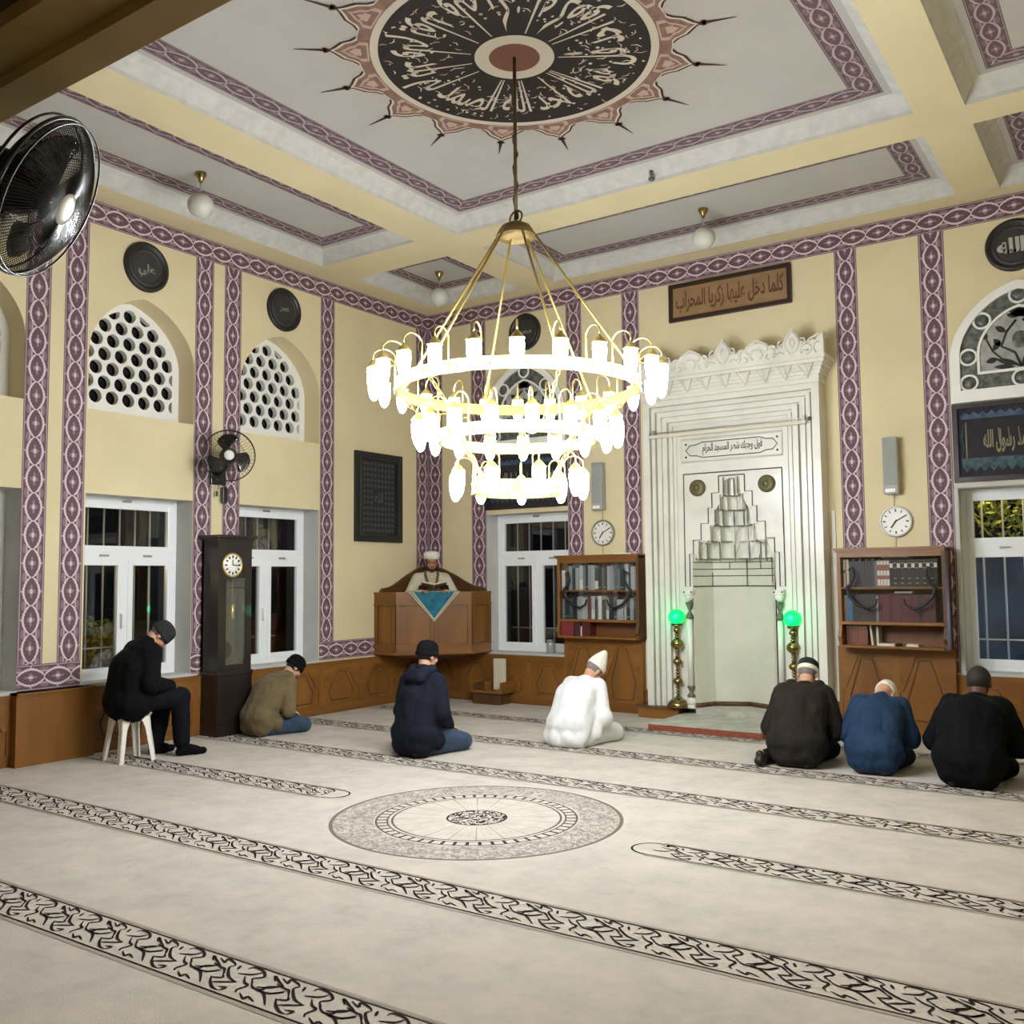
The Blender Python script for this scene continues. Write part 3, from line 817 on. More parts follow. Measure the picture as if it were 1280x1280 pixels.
row(greyrow(24, 1.06, .25, .33, True), BL[0]+.045, -.02, 1.50, 'the upper shelf of the left bookcase', 'books on the upper shelf of the left bookcase')
sp = greyrow(22, 1.06, .24, .31, False); sp[8] = (sp[8][0], .30, .14, (112, 52, 50), 'dull red', None); sp[11] = (sp[11][0], .29, .14, (226, 222, 210), 'white', None); sp[6] = (sp[6][0], .27, .14, (190, 190, 184), 'pale', None); sp[7] = (sp[7][0], .27, .14, (176, 178, 174), 'pale grey', None)
row(sp, BL[0]+.045, -.02, 1.135, 'the middle shelf of the left bookcase', 'books on the middle shelf of the left bookcase')
zb = .925
red = [(.029, .185, .17, (120, 40, 46), 'red', None)]*6+[(.028, .18, .15, (66, 32, 30), 'dark brown', None)]*3+[(.024, .12, .14, (228, 224, 214), 'white', None)]+[(.03, .18, .15, (80, 26, 26), 'deep red', None)]*4
row(red, BL[0]+.05, -.02, zb, 'the bottom shelf of the left bookcase', 'books on the bottom shelf of the left bookcase')
# right bookcase
x = BR[0]+.045; Y = -.02
top = [(.022, .29, .2, (214, 200, 168), 'cream', (M_black, [(.5, .62)])), (.012, .29, .2, (96, 48, 42), 'thin red', None), (.024, .29, .2, (206, 190, 160), 'cream', None)]
top += [(.032, .27+.02*(i % 2), .19, (62, 58, 64), 'slate', None) for i in range(8)]+[(.03, .27, .19, (110, 112, 112), 'grey', None)]
top += [(.031, .28, .2, (150, 92, 74), 'russet and white', (M_wband, [(.05, .28), (.42, .60), (.82, .95)])) for i in range(4)]
top += [(.0355, .28, .2, (24, 26, 25), 'black', (M_gband, GB) if i % 2 else (M_wband, [(.70, .86)])) for i in range(13)]
row(top, x, Y, 1.53, 'the upper shelf of the right bookcase', 'books on the upper shelf of the right bookcase')
mid = [(.03, .27, .2, (146, 118, 112), 'dull pink', None), (.055, .29, .2, (60, 108, 142), 'blue', None)]
mid += [(.034, .28, .2, (54, 46, 52), 'brown black', None) for i in range(7)]+[(.022, .27, .2, (150, 142, 138), 'pale grey', None)]
mid += [(.035, .28, .2, (96, 34, 46) if i % 3 else (84, 28, 40), 'wine red', None) for i in range(11)]+[(.032, .28, .2, (34, 38, 36), 'black', None)]+[(.034, .28, .2, (82, 26, 38), 'wine red', None) for i in range(4)]
row(mid, x, Y, 1.17, 'the middle shelf of the right bookcase', 'books on the middle shelf of the right bookcase')
low = [(.0315, .205, .17, (112, 62, 42), 'brown', (M_gband, [(.88, .93)])) for i in range(7)]
row(low, x, Y, zb, 'the bottom shelf of the right bookcase', 'books on the bottom shelf of the right bookcase')
book(6.115, .02, Y, .16, zb, .205, (206, 200, 178), 'pale book leaning just right of the brown set on the bottom shelf', None, -.10)
book(6.165, .022, Y, .15, zb, .19, (196, 190, 170), 'pale book upright beside the leaning book on the bottom shelf', None, -.02)
book(6.19, .17, -.12, .15, zb, .022, (224, 216, 196), 'white book lying flat beside the leaning pale books on the bottom shelf', None, lying=True)
book(6.47, .12, -.12, .14, zb, .024, (226, 214, 190), 'small pale book lying alone at the right of the bottom shelf', None, lying=True)
book(6.245, .26, -.04, .15, 1.825, .035, (220, 204, 190), 'pale book lying flat on top of the black and russet books', None, lying=True)
book(6.36, .17, -.04, .15, 1.463, .02, (202, 196, 186), 'pale book lying flat on top of the wine red books', None, lying=True)
mb = MB(); mb.sphere((6.385, -.16, zb+.014), .03, 0, 10, (1, .9, .45)); mb.tube([(6.36+.035*cos(a), -.16+.03*sin(a), zb+.006) for a in [2*pi*k/14 for k in range(14)]], .006, 5, closed=True); o = mb.build('prayer_beads', mat('beads_dark', (46, 30, 22), .4)); setp(o, 'small dark bead bundle between the two white books on the bottom shelf', 'beads')
book(3.13, .19, -.05, .13, 1.937, .016, (230, 228, 222), 'upper white book lying on top of the left bookcase', None, lying=True); 
book(3.09, .24, -.05, .14, 1.9371, .014, (236, 234, 228), 'lower white book lying on top of the left bookcase', None, lying=True)
for dd, (a, b_, s) in {bl: (BL[0]+.04, BL[1]-.04, 1), br: (BR[0]+.04, BR[1]-.04, 1)}.items():
    mid_ = (a+b_)/2; dep = BL[2] if dd is bl else BR[2]; zz = 1.135 if dd is bl else 1.17
    door(dd, a, mid_-.004, dep, zz, 1.84, 1); door(dd, mid_+.004, b_, dep, zz, 1.84, -1)

# ================================================================== longcase clock
M_ck = mat('clock_wood', (40, 30, 25), .4, c2=(30, 22, 18), scale=3, stretch=(1, 1, .2), coat=.2)
t = thing('longcase_clock', 'tall dark wooden longcase clock standing against the left wall', 'clock', (.17, -3.68, 0))
y0, y1, xf = -3.905, -3.455, .305
mb = MB(); mb.box(.035, xf+.02, y0-.012, y1+.012, 0, .10, 0, .004); mb.box(.035, xf+.012, y0-.006, y1+.006, .10, .66); mb.box(.035, xf+.025, y0-.015, y1+.015, .64, .68, 0, .006); mb.build('base', M_ck, t)
mb = MB(); mb.box(.035, .06, y0, y1, .66, 2.10); mb.box(.035, xf, y0, y0+.02, .66, 2.10); mb.box(.035, xf, y1-.02, y1, .66, 2.10)
mb.box(xf-.03, xf, y0+.02, y0+.105, .66, 2.10); mb.box(xf-.03, xf, y1-.085, y1-.02, .66, 2.10); mb.box(xf-.03, xf, y0+.105, y1-.085, 1.985, 2.10); mb.box(xf-.03, xf, y0+.105, y1-.085, .66, .75)
mb.build('case', M_ck, t)
mb = MB(); mb.box(.03, xf+.02, y0-.02, y1+.02, 2.09, 2.115, 0, .005); mb.box(.02, xf+.045, y0-.045, y1+.045, 2.115, 2.15, 0, .006); mb.build('crown', M_ck, t)
mb = MB(); mb.box(xf-.008, xf-.004, y0+.10, y1-.08, .745, 1.685); mb.build('glass_door', M_glassc, t)
mb = MB(); mb.box(xf-.012, xf-.002, y0+.10, y1-.08, 1.68, 1.99); mb.build('hood_board', M_ck, t)
yc, zc = -3.722, 1.825
mb = MB(); mb.box(.061, .065, y0+.03, y1-.03, .70, 2.0); mb.build('back_board', mat('clock_inside', (96, 84, 62), .7, c2=(78, 66, 48), scale=4), t)
mb = MB(); mb.lathe([(0, xf+.006), (.118, xf+.006), (.122, xf-.004)], (0, yc, zc), 30, axis='x'); dl = mb.build('dial', mat('clock_face', (240, 238, 230), .4, emit=0), t)
mb = MB(); mb.lathe([(.116, xf+.006), (.13, xf+.014), (.134, xf+.004), (.134, xf-.02)], (0, yc, zc), 30, axis='x', caps=False); mb.build('bezel', M_brassc, dl)
mb = MB()
for i in range(12):
    a = pi/2-2*pi*i/12; mb.ribbon([(xf+.008, yc+.075*cos(a), zc+.075*sin(a)), (xf+.008, yc+.105*cos(a), zc+.105*sin(a))], .018, (1, 0, 0))
mb.build('numeral', M_black, dl)
for nm, a, L in (('hour_hand', pi/2+.05, .06), ('minute_hand', pi/2-pi/2-.05, .09)):
    mb = MB(); mb.ribbon([(xf+.010, yc, zc), (xf+.010, yc+L*cos(a), zc+L*sin(a))], .010, (1, 0, 0)); mb.build(nm, M_black, dl)
mb = MB(); mb.tube([(.18, yc, 1.66), (.18, yc, .98)], .006, 6); mb.lathe([(0, .172), (.10, .176), (.10, .184), (0, .19)], (0, yc, .90), 26, axis='x'); mb.build('pendulum', M_brass, t)
for yy, z in ((yc-.10, 1.50), (yc+.09, 1.40)):
    mb = MB(); mb.tube([(.2, yy, 1.66), (.2, yy, z)], .003, 4); mb.lathe([(.018, z-.16), (.022, z-.15), (.022, z-.01), (.012, z)], (.2, yy, 0), 12); mb.build('weight', M_brassc, t)

# ================================================================== corner pulpit
t = thing('corner_pulpit', 'oak pulpit box hung across the room corner with an arched back', 'pulpit', (.4, -.4, .66))
bp = [(.03, -1.10), (.36, -1.12), (1.08, -.40), (1.06, -.03)]     # outer plan
def fan(k, z): return [(x*k, y*k, z) for x, y in bp]
cen = [(.0, -1.115), (.385, -1.135), (.735, -.785), (1.085, -.435), (1.075, .0)]
zlo, zhi = .70, 1.455
def inset(pts, k): 
    return [(x-.5*k if 0 < i < len(pts)-1 else x, y+.5*k if 0 < i < len(pts)-1 else y) for i, (x, y) in enumerate(pts)]
for i in range(4):
    a, b_ = Vector((*cen[i], 0)), Vector((*cen[i+1], 0)); d = (b_-a).normalized(); nrm = Vector((d.y, -d.x, 0))
    if nrm.dot(Vector((1, -1, 0))) < 0: nrm = -nrm
    def pbox(mb, u0, u1, w0, w1, z0, z1, mi=0):
        L = (b_-a).length
        c = [a+d*(L*u)+nrm*w for u, w in ((u0, w0), (u1, w0), (u1, w1), (u0, w1))]
        mb.add([(*p.xy, z0) for p in c]+[(*p.xy, z1) for p in c], [(3, 2, 1, 0), (4, 5, 6, 7), (0, 1, 5, 4), (1, 2, 6, 5), (2, 3, 7, 6), (3, 0, 4, 7)], mi)
    mb = MB(); pbox(mb, 0, 1, -.04, 0, zlo, zhi)
    st = .10 if i in (1, 2) else .16
    pbox(mb, 0, st, 0, .018, zlo+.10, zhi-.13); pbox(mb, 1-st, 1, 0, .018, zlo+.10, zhi-.13); pbox(mb, 0, 1, 0, .018, zlo, zlo+.10, 1); pbox(mb, 0, 1, 0, .018, zhi-.13, zhi, 1)
    for u_ in (.004, st, 1-st, .996): pbox(mb, u_-.006, u_+.006, 0, .0195, zlo+.10, zhi-.13, 2)
    pbox(mb, st, 1-st, 0, .0195, zlo+.10, zlo+.107, 2); pbox(mb, st, 1-st, 0, .0195, zhi-.137, zhi-.13, 2)
    pbox(mb, 0, 1, .012, .028, zlo+.09, zlo+.105, 1); pbox(mb, 0, 1, .012, .03, zhi-.145, zhi-.12, 1)
    mb.build('panel', [M_wood, M_woodh, M_woodd], t, fix=True)
mb = MB(); top = [(x, y) for x, y in cen]; inn = [(max(.0, x-.07) if x > .01 else 0, min(0, y+.07) if y < -.01 else 0) for x, y in cen]
n = 5; ex = [(x*1.015+(.01 if x > .3 else 0), y*1.015-(.01 if y < -.3 else 0)) for x, y in cen]
V = [(*p, zhi) for p in ex]+[(*p, zhi+.03) for p in ex]+[(*p, zhi+.03) for p in inn]+[(*p, zhi) for p in inn]
for k in range(n-1): mb.add([V[k], V[k+1], V[n+k+1], V[n+k], V[2*n+k], V[2*n+k+1], V[3*n+k], V[3*n+k+1]], [(0, 1, 2, 3), (3, 2, 5, 4), (4, 5, 7, 6), (6, 7, 1, 0)])
mb.build('rim', M_woodh, t, fix=True)
# hull under the box, drawing in to the corner
mb = MB(); rows = [(1.02, .70), (1.035, .672), (.98, .652), (.80, .628), (.55, .59), (.3, .53), (.12, .46)]
for (k0, z0), (k1, z1) in zip(rows, rows[1:]):
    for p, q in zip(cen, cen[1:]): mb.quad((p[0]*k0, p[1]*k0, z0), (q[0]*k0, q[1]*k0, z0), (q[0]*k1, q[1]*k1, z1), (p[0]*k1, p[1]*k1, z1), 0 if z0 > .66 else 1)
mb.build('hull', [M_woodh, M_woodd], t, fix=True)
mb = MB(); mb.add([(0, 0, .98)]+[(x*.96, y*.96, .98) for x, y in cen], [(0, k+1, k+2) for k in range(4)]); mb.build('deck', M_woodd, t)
def backshape(u): # u 0 at far end, 1 in the corner
    z = 1.50+.04*min(1, u/.04)
    if u > .06: z += .24*(1-cos(min(1, (u-.06)/.72)*pi))/2
    if u > .62: z += .06*min(1, (u-.62)/.3)
    return z
for nm, mp in (('left', lambda u, d: (d, -1.04*(1-u))), ('right', lambda u, d: (1.03*(1-u), -d))):
    mb = MB(); N = 30; V = []
    for k in range(N+1):
        u = k/N; x, y = mp(u, .002); x2, y2 = mp(u, .05); zt = backshape(u)
        V += [(x, y, 1.0), (x2, y2, 1.0), (x2, y2, zt), (x, y, zt)]
    F_ = []
    for k in range(N):
        o_ = 4*k
        for e in range(4): F_.append((o_+e, o_+(e+1) % 4, o_+4+(e+1) % 4, o_+4+e))
    F_ += [(0, 1, 2, 3), (4*N+3, 4*N+2, 4*N+1, 4*N)]
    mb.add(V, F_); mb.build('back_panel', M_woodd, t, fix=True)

# cloth over the pulpit front
cl = MB(); dn = Vector((1, -1, 0)).normalized(); du = Vector((1, 1, 0)).normalized(); c0 = Vector((.735, -.785, 0))+dn*.036
def clothpt(u, z): return c0+du*u+dn*(.006*sin(u*18)+.004*sin(z*40))+Vector((0, 0, z))
W = .345; zt, zp = 1.492, 1.10
def tri(k, off, mi):
    N = 14; V = []; F_ = []
    zz = zt-(1-k)*.02; zpp = zp+(1-k)*.52*(zt-zp)*.9
    rowsN = 12
    for r in range(rowsN+1):
        f = r/rowsN; z = zz+(zpp-zz)*f; hw = W*k*(1-f)
        for q in range(N+1): V.append(clothpt(-hw+2*hw*q/N, z)+dn*off)
    for r in range(rowsN):
        for q in range(N): a_ = r*(N+1)+q; F_.append((a_, a_+1, a_+N+2, a_+N+1))
    cl.add(V, F_, mi, True)
tri(1, 0, 0); tri(.93, .002, 1); tri(.86, .004, 0); tri(.78, .006, 2)
V = []; 
for k, (off, z) in enumerate(((0.0, zt), (-.06, zt+.004), (-.13, zt+.002))):
    for q in range(11): V.append(c0+du*(-W+2*W*q/10)*(1-.1*k)+dn*off+Vector((0, 0, z)))
cl.add(V, [(r*11+q, r*11+q+1, r*11+q+12, r*11+q+11) for r in range(2) for q in range(10)], 2)
o = cl.build('pulpit_cloth', [mat('cloth_cream', (206, 200, 176), .85, c2=(190, 184, 160), scale=40), mat('cloth_grey', (150, 152, 140), .85), mat('cloth_teal', (38, 116, 134), .85, c2=(22, 84, 112), scale=9)])
o.modifiers.new('thick', 'SOLIDIFY').thickness = .004
setp(o, 'teal cloth with a cream border hanging in a point over the pulpit front', 'cloth')

# small things
t = thing('wooden_bench_box', 'small dark wooden step box on the floor right of the pulpit', 'box', (1.22, -.17, 0))
mb = MB(); mb.box(1.0, 1.44, -.30, -.06, .0, .15, 0, .008); mb.build('plinth', M_woodd, t)
mb = MB(); mb.box(.98, 1.50, -.34, -.05, .15, .185, 0, .006); mb.box(.98, 1.01, -.34, -.05, .185, .30); mb.box(1.22, 1.24, -.34, -.05, .185, .30); mb.box(1.47, 1.50, -.34, -.05, .185, .30); mb.build('tray', M_woodh, t)
mb = MB(); mb.box(1.01, 1.22, -.30, -.07, .185, .27); mb.build('lining', M_woodd, t)
t = thing('folded_board', 'pale rectangular board standing on the small step box by the pulpit', 'board', (1.37, -.19, .19))
mb = MB(); mb.box(1.285, 1.475, -.23, -.19, .187, .60, 0, .012); mb.build('panel', mat('board_pale', (206, 196, 172), .7), t)
mb = MB(); mb.box(1.262, 1.285, -.225, -.195, .187, .50); mb.build('edge', M_woodd, t)
t = thing('glass_jar', 'small translucent jar on the sill of the window near the pulpit', 'jar', (1.98, .12, .665))
mb = MB(); mb.lathe([(.05, .668), (.055, .68), (.055, .80), (.045, .82)], (1.98, .10, 0), 18); mb.build('jar_body', mat('jar_grey', (150, 152, 150), .2), t)
mb = MB(); mb.lathe([(.05, .82), (.05, .845), (.0, .848)], (1.98, .10, 0), 18); mb.build('lid', M_steel, t)

# plastic stool
t = thing('stool', 'white plastic stool under the man beside the left window', 'stool', (.645, -5.17, 0))
M_pl = mat('stool_plastic', (232, 228, 216), .35, coat=.1)
SR = radians(-8)
sM = Matrix.Translation((.645, -5.17, 0)) @ Matrix.Rotation(SR, 4, 'Z')
sp_ = lambda x, y, z: tuple(sM @ Vector((x, y, z)))
bm = bmesh.new(); bmesh.ops.create_cube(bm, size=1); bmesh.ops.scale(bm, vec=(.31, .31, .035), verts=bm.verts); bmesh.ops.bevel(bm, geom=bm.edges[:], offset=.016, segments=3, affect='EDGES')
mb = MB(); mb.bm(bm, 0, True, sM @ Matrix.Translation((0, 0, .428))); mb.build('seat', M_pl, t)
for sx in (-1, 1):
    for sy in (-1, 1):
        mb = MB()
        for dx, dy in ((0, 1), (1, 0)):          # L-shaped leg
            vv = []
            for z, e, w in ((0, .178, .045), (.30, .142, .055), (.36, .138, .075), (.42, .13, .125)):
                a = (sx*e, sy*e)
                b_ = (sx*(e-w*dx), sy*(e-w*dy)); n_ = (.011*sx*dy, .011*sy*dx)
                vv += [sp_(a[0], a[1], z), sp_(b_[0], b_[1], z), sp_(b_[0]-n_[0], b_[1]-n_[1], z), sp_(a[0]-n_[0], a[1]-n_[1], z)]
            F_ = [(3, 2, 1, 0), (12, 13, 14, 15)]
            for k in range(3):
                for e in range(4): F_.append((4*k+e, 4*k+(e+1) % 4, 4*k+4+(e+1) % 4, 4*k+4+e))
            mb.add(vv, F_)
        mb.build('leg', M_pl, t, fix=True)
# ================================================================== chandelier
CX, CY = AX
chan = thing('chandelier', 'three-tier brass ring chandelier with many lit glass lamps over the carpet motif', 'chandelier', (CX, CY, 2.3))
M_lit = mat('lit_glass', (240, 246, 253), .4, emit=EMIT)
mb = MB(); mb.tube([(CX, CY, 4.33), (CX, CY, ZC-.01)], .014, 8); 
mb.tube([(CX+.02*cos(k*1.3), CY+.02*sin(k*1.3), 4.36+k*.05) for k in range(14)], .006, 5)
mb.build('suspension_rod', mat('rod_bronze', (110, 96, 72), .4, metal=.6), chan)
mb = MB(); mb.tube([(CX+.055*cos(a), CY+.055*sin(a)*.2, 4.37+.055*sin(a)) for a in [2*pi*k/18 for k in range(18)]], .008, 6, closed=True); mb.build('ring_hook', M_brass, chan)
mb = MB(); mb.lathe([(.0, 4.335), (.05, 4.33), (.11, 4.30), (.13, 4.27), (.155, 4.22), (.15, 4.215), (.12, 4.25), (0, 4.27)], (CX, CY, 0), 28); mb.build('hub', mat('hub_bronze', (132, 112, 70), .35, metal=.7), chan)
RG = [(.90, 3.06, 24, .17, .0), (.585, 2.69, 17, .16, .13), (.335, 2.31, 9, .15, .3)]
HB = .038
for r, z, n, ar, ph in RG:
    mb = MB(); mb.lathe([(r-.007, z-HB), (r+.009, z-HB), (r+.009, z+HB), (r-.007, z+HB), (r-.007, z-HB)], (CX, CY, 0), 72, smooth=False)
    mb.lathe([(r-.012, z-HB-.004), (r+.014, z-HB-.004), (r+.014, z-HB+.008), (r-.012, z-HB+.008), (r-.012, z-HB-.004)], (CX, CY, 0), 72, smooth=False)
    mb.lathe([(r-.012, z+HB-.008), (r+.014, z+HB-.008), (r+.014, z+HB+.004), (r-.012, z+HB+.004), (r-.012, z+HB-.008)], (CX, CY, 0), 72, smooth=False)
    ro = mb.build('ring', M_brassc, chan)
    mb = MB()
    for k in range(n):
        a = 2*pi*(k+.5)/n+ph; mb.sphere((CX+(r+.01)*cos(a), CY+(r+.01)*sin(a), z), .012, 0, 8)
    mb.build('stud', M_brass, ro)
va = atan2(CAMP[1]-CY, CAMP[0]-CX)
for k in range(6):
    a = va+radians(30+60*k-12)
    mb = MB(); mb.tube([(CX+.13*cos(a), CY+.13*sin(a), 4.25), (CX+.90*cos(a), CY+.90*sin(a), 3.09)], .010, 6); mb.build('stay', M_brassc, chan)
def chainlink(a, r0, z0, r1, z1):
    mb = MB(); N = 9
    for i in range(N):
        f = (i+.5)/N; c = Vector((CX+(r0+(r1-r0)*f)*cos(a), CY+(r0+(r1-r0)*f)*sin(a), z0+(z1-z0)*f))
        d = Vector(((r1-r0)*cos(a), (r1-r0)*sin(a), z1-z0)).normalized(); e = d.cross(Vector((-sin(a), cos(a), 0))) if i % 2 else Vector((-sin(a), cos(a), 0))
        L = sqrt((r1-r0)**2+(z1-z0)**2)/N*.62
        mb.tube([c+d*L*cos(t)+e*.012*sin(t) for t in [2*pi*k/10 for k in range(10)]], .0045, 5, closed=True)
    mb.build('chain', M_brassc, chan)
for k in range(6):
    a = va+radians(30+60*k-12); chainlink(a, .89, 3.02, .585, 2.73)
for k in range(4):
    a = va+radians(45+90*k); chainlink(a, .575, 2.65, .335, 2.35)
# one lamp, copied round the rings: local x points outwards, origin on the ring
def lamp_parts(out):
    m1 = MB(); pts = [(.012, 0, -.02), (.014, 0, .14)]
    for k in range(1, 12):
        a = pi-pi*k/11; pts.append((out/2+.007+out/2*cos(a), 0, .15+.075*sin(a)))
    pts[-1] = (out, 0, .135); m1.tube([(x_, y_, z_+(.025 if i_ > 1 else 0)) for i_, (x_, y_, z_) in enumerate(pts)], .0062, 6); m1.sphere((.012, 0, -.02), .011, 0, 8)
    m2 = MB(); m2.lathe([(.006, .14), (.010, .128), (.022, .118), (.045, .09), (.052, .084), (.052, .078), (.04, .076)], (out, 0, 0), 16)
    m3 = MB(); m3.lathe([(.041, .079), (.047, .05), (.046, .0), (.041, -.045), (.030, -.085), (.016, -.105), (0, -.112)], (out, 0, 0), 16)
    return m1, m2, m3
first = {}
for r, z, n, ar, ph in RG:
    for k in range(n):
        a = va+ph+2*pi*k/n; loc = (r*cos(a), r*sin(a), z-2.3)
        if r not in first:
            m1, m2, m3 = lamp_parts(ar)
            m2.v = [(x_, y_, z_+.032) for x_, y_, z_ in m2.v]; m3.v = [(x_, y_, z_+.032) for x_, y_, z_ in m3.v]; lo = m1.build('lamp_arm', M_brassc); lo.parent = chan
            cp = m2.build('lamp_cap', M_brassc); cp.parent = lo; sh_ = m3.build('lamp_shade', M_lit); sh_.parent = lo
            first[r] = lo
        else:
            lo = first[r].copy(); COL.objects.link(lo); lo.parent = chan
            for ch in first[r].children:
                c = ch.copy(); COL.objects.link(c); c.parent = lo
        lo.location = loc; lo.rotation_euler = (0, 0, a)

# ================================================================== small ceiling globes
M_opal = mat('opal_glass', (206, 204, 192), .35)
def globe(x, y, label):
    t = thing('pendant_lamp', label, 'lamp', (x, y, ZC), 0, 'unlit ceiling globes')
    mb = MB(); mb.lathe([(.055, ZC), (.055, ZC-.02), (.03, ZC-.06), (.014, ZC-.10)], (x, y, 0), 18); mb.build('canopy', M_brass, t)
    mb = MB(); mb.tube([(x, y, ZC-.06), (x, y, ZC-.20)], .009, 8); mb.lathe([(.02, ZC-.195), (.05, ZC-.21), (.055, ZC-.235)], (x, y, 0), 16); mb.build('rod', M_steel, t)
    mb = MB(); mb.sphere((x, y, ZC-.325), .125, 0, 24, (1, 1, .93)); mb.build('globe', M_opal, t)
globe(1.09, -4.80, 'unlit white globe hanging from the long ceiling panel above the left wall')
globe(4.73, -1.07, 'unlit white globe hanging from the ceiling panel above the niche')
globe(1.08, -1.08, 'unlit white globe hanging from the small ceiling panel in the corner')
mb = MB(); mb.lathe([(.028, ZC-.04), (.032, ZC-.055), (.02, ZC-.066), (0, ZC-.07)], (4.76, -2.40, -.09), 16); mb.lathe([(.02, ZC-.09), (.02, ZC-.06)], (4.76, -2.40, 0), 8); o = mb.build('smoke_sensor', mat('sensor_grey', (96, 92, 90), .5)); setp(o, 'small dark round sensor on the ceiling cove above the niche', 'sensor')

# ================================================================== fans
M_fan = mat('fan_black', (18, 18, 20), .35, coat=.2); M_blade = mat('fan_blade', (24, 24, 26), .18, coat=.4); M_cap = mat('fan_cap', (222, 220, 214), .35)
M_blades = D.materials.new('fan_blade_smoke'); M_blades.use_nodes = True
_b = M_blades.node_tree.nodes['Principled BSDF']; _b.inputs['Base Color'].default_value = (.03, .035, .04, 1); _b.inputs['Roughness'].default_value = .12; _b.inputs['Alpha'].default_value = .80
def fan(label, pos, facing, R, mount, blade_rot, bladem, wires, cap=.20, wr=.0016, guard_front=1.0):
    """facing: unit vector the air blows to"""
    t = thing('wall_fan', label, 'fan', pos, 0, 'black wall fans')
    f = Vector(facing).normalized(); x = f.cross(Vector((0, 0, 1))).normalized(); u = x.cross(f); o = Vector(pos)
    P = lambda a, b_, c: o+x*a+u*b_+f*c
    dp = R*.30
    mb = MB()
    for (rr, c, w) in ((1.0, 0, .006), (.985, dp*.35, .003), (.985, -dp*.45, .004)): mb.tube([P(R*rr*cos(2*pi*k/48), R*rr*sin(2*pi*k/48), c) for k in range(48)], w, 6, closed=True)
    for i in range(wires):
        a = 2*pi*i/wires; tw = .35
        for sg in (1, -1):
            pts = []
            for k in range(9):
                q = k/8; rr = R*(.2+.8*q); an = a+tw*sg*(1-q)*.6
                c = sg*dp*(1-(q**2.6))
                pts.append(P(rr*cos(an), rr*sin(an), c*(1 if sg > 0 else 1.1)))
            mb.tube(pts, wr, 3, 0, caps=False)
    for sg in (1, -1): mb.tube([P(R*.6*cos(2*pi*k/36), R*.6*sin(2*pi*k/36), sg*dp*(1-.6**2.6)) for k in range(36)], wr*1.3, 4, closed=True)
    mb.build('guard', M_fan, t)
    mb = MB(); 
    vs_ = []; N = 28
    for rr, c in ((.0, dp*1.05), (R*cap*.6, dp*1.05), (R*cap, dp*.98), (R*cap*1.02, dp*.9)):
        for k in range(N): vs_.append(P(rr*cos(2*pi*k/N), rr*sin(2*pi*k/N), c))
    mb.add(vs_, [(i*N+k, i*N+(k+1) % N, (i+1)*N+(k+1) % N, (i+1)*N+k) for i in range(3) for k in range(N)], 0, True); mb.build('hub_cap', M_cap, t)
    mb = MB()
    for i, (r0, r1, c0, c1) in enumerate(((R*.12, R*.12, -dp*.2, dp*.35),)): mb.tube([P(0, 0, c0), P(0, 0, c1)], r0, 20)
    rot = mb.build('rotor', M_fan, t)
    for i in range(3):
        mb = MB(); V = []; nu, nv = 10, 8
        for q in range(nu+1):
            s = q/nu; rr = R*(.10+.74*s); half = radians(16+34*s*(1-.35*s)); lead = radians(28*s)
            if s > .8: half *= 1-.55*((s-.8)/.2)**1.5
            for k in range(nv+1):
                an = blade_rot+i*2*pi/3+lead+half*(2*k/nv-1); V.append(P(rr*cos(an), rr*sin(an), .02+dp*.30*(2*k/nv-1)*(1-.3*s)))
        F_ = [(q*(nv+1)+k, q*(nv+1)+k+1, (q+1)*(nv+1)+k+1, (q+1)*(nv+1)+k) for q in range(nu) for k in range(nv)]
        mb.add(V, F_, 0, True); bo = mb.build('blade', bladem, t); sm = bo.modifiers.new('s', 'SOLIDIFY'); sm.thickness = .003
    mb = MB(); mb.capsule(P(0, 0, -dp*1.1), P(0, 0, -dp*1.1-.14*R/.22), R*.36, R*.30, 18); mb.build('motor', M_fan, t)
    mount(t, P, dp, R)
def m_wall(t, P, dp, R):
    e = P(0, -.05, -dp*1.1-.10); mb = MB(); mb.tube([e, (e.x-.06, e.y, e.z-.10), (.04, e.y+.05, e.z-.12)], .022, 8); mb.box(0, .03, -3.80, -3.60, e.z-.24, e.z-.02, 0, .006); mb.build('bracket', M_fan, t)
    mb = MB(); mb.tube([(.06, -3.64, e.z-.2), (.055, -3.64, 2.66)], .004, 5); mb.tube([(.09, -3.70, e.z-.16), (.07, -3.72, 2.78), (.065, -3.74, 2.66)], .004, 5); mb.box(.045, .075, -3.675, -3.61, 2.52, 2.70, 0, .01); mb.capsule((.06, -3.745, 2.64), (.06, -3.745, 2.60), .012, .014); mb.build('pull_switch', M_fan, t)
fan('black wall fan with a white hub on the left wall above the longcase clock', (.42, -3.88, 3.0), (.80, -.60, -.06), .275, m_wall, radians(62), M_blade, 40, .19)
def m_post(t, P, dp, R):
    e = P(0, 0, -dp*1.1-.16); mb = MB(); mb.tube([e, e+Vector((-.10, -.02, -.06)), (5.69, -9.30, e.z-.10)], .026, 8); mb.box(5.69, 5.72, -9.42, -9.24, e.z-.26, e.z+.02, 0, .006); mb.build('bracket', M_fan, t)
FP = (Vector(CAMP)+Vector((-.954, .528, .404))*2.56)
fan('large black fan with a clear-looking blade guard close up at the left edge', tuple(FP), (.679, .569, -.459), .222, m_post, radians(20), M_blades, 130, .22, .0013)
# ================================================================== marble prayer niche
NX = 4.62
niche = thing('prayer_niche', 'tall carved white marble niche with stepped outline and scalloped hood in the end wall', 'prayer niche', (NX, 0, 0))
def yb(mb, x0, x1, d0, d1, z0, z1, mi=0, bev=0): mb.box(x0, x1, -d1, -d0, z0, z1, mi, bev)
XL, XRr, ZTOP = 3.545, 5.665, 3.76
FD = .20                                     # depth of the main face
mb = MB()
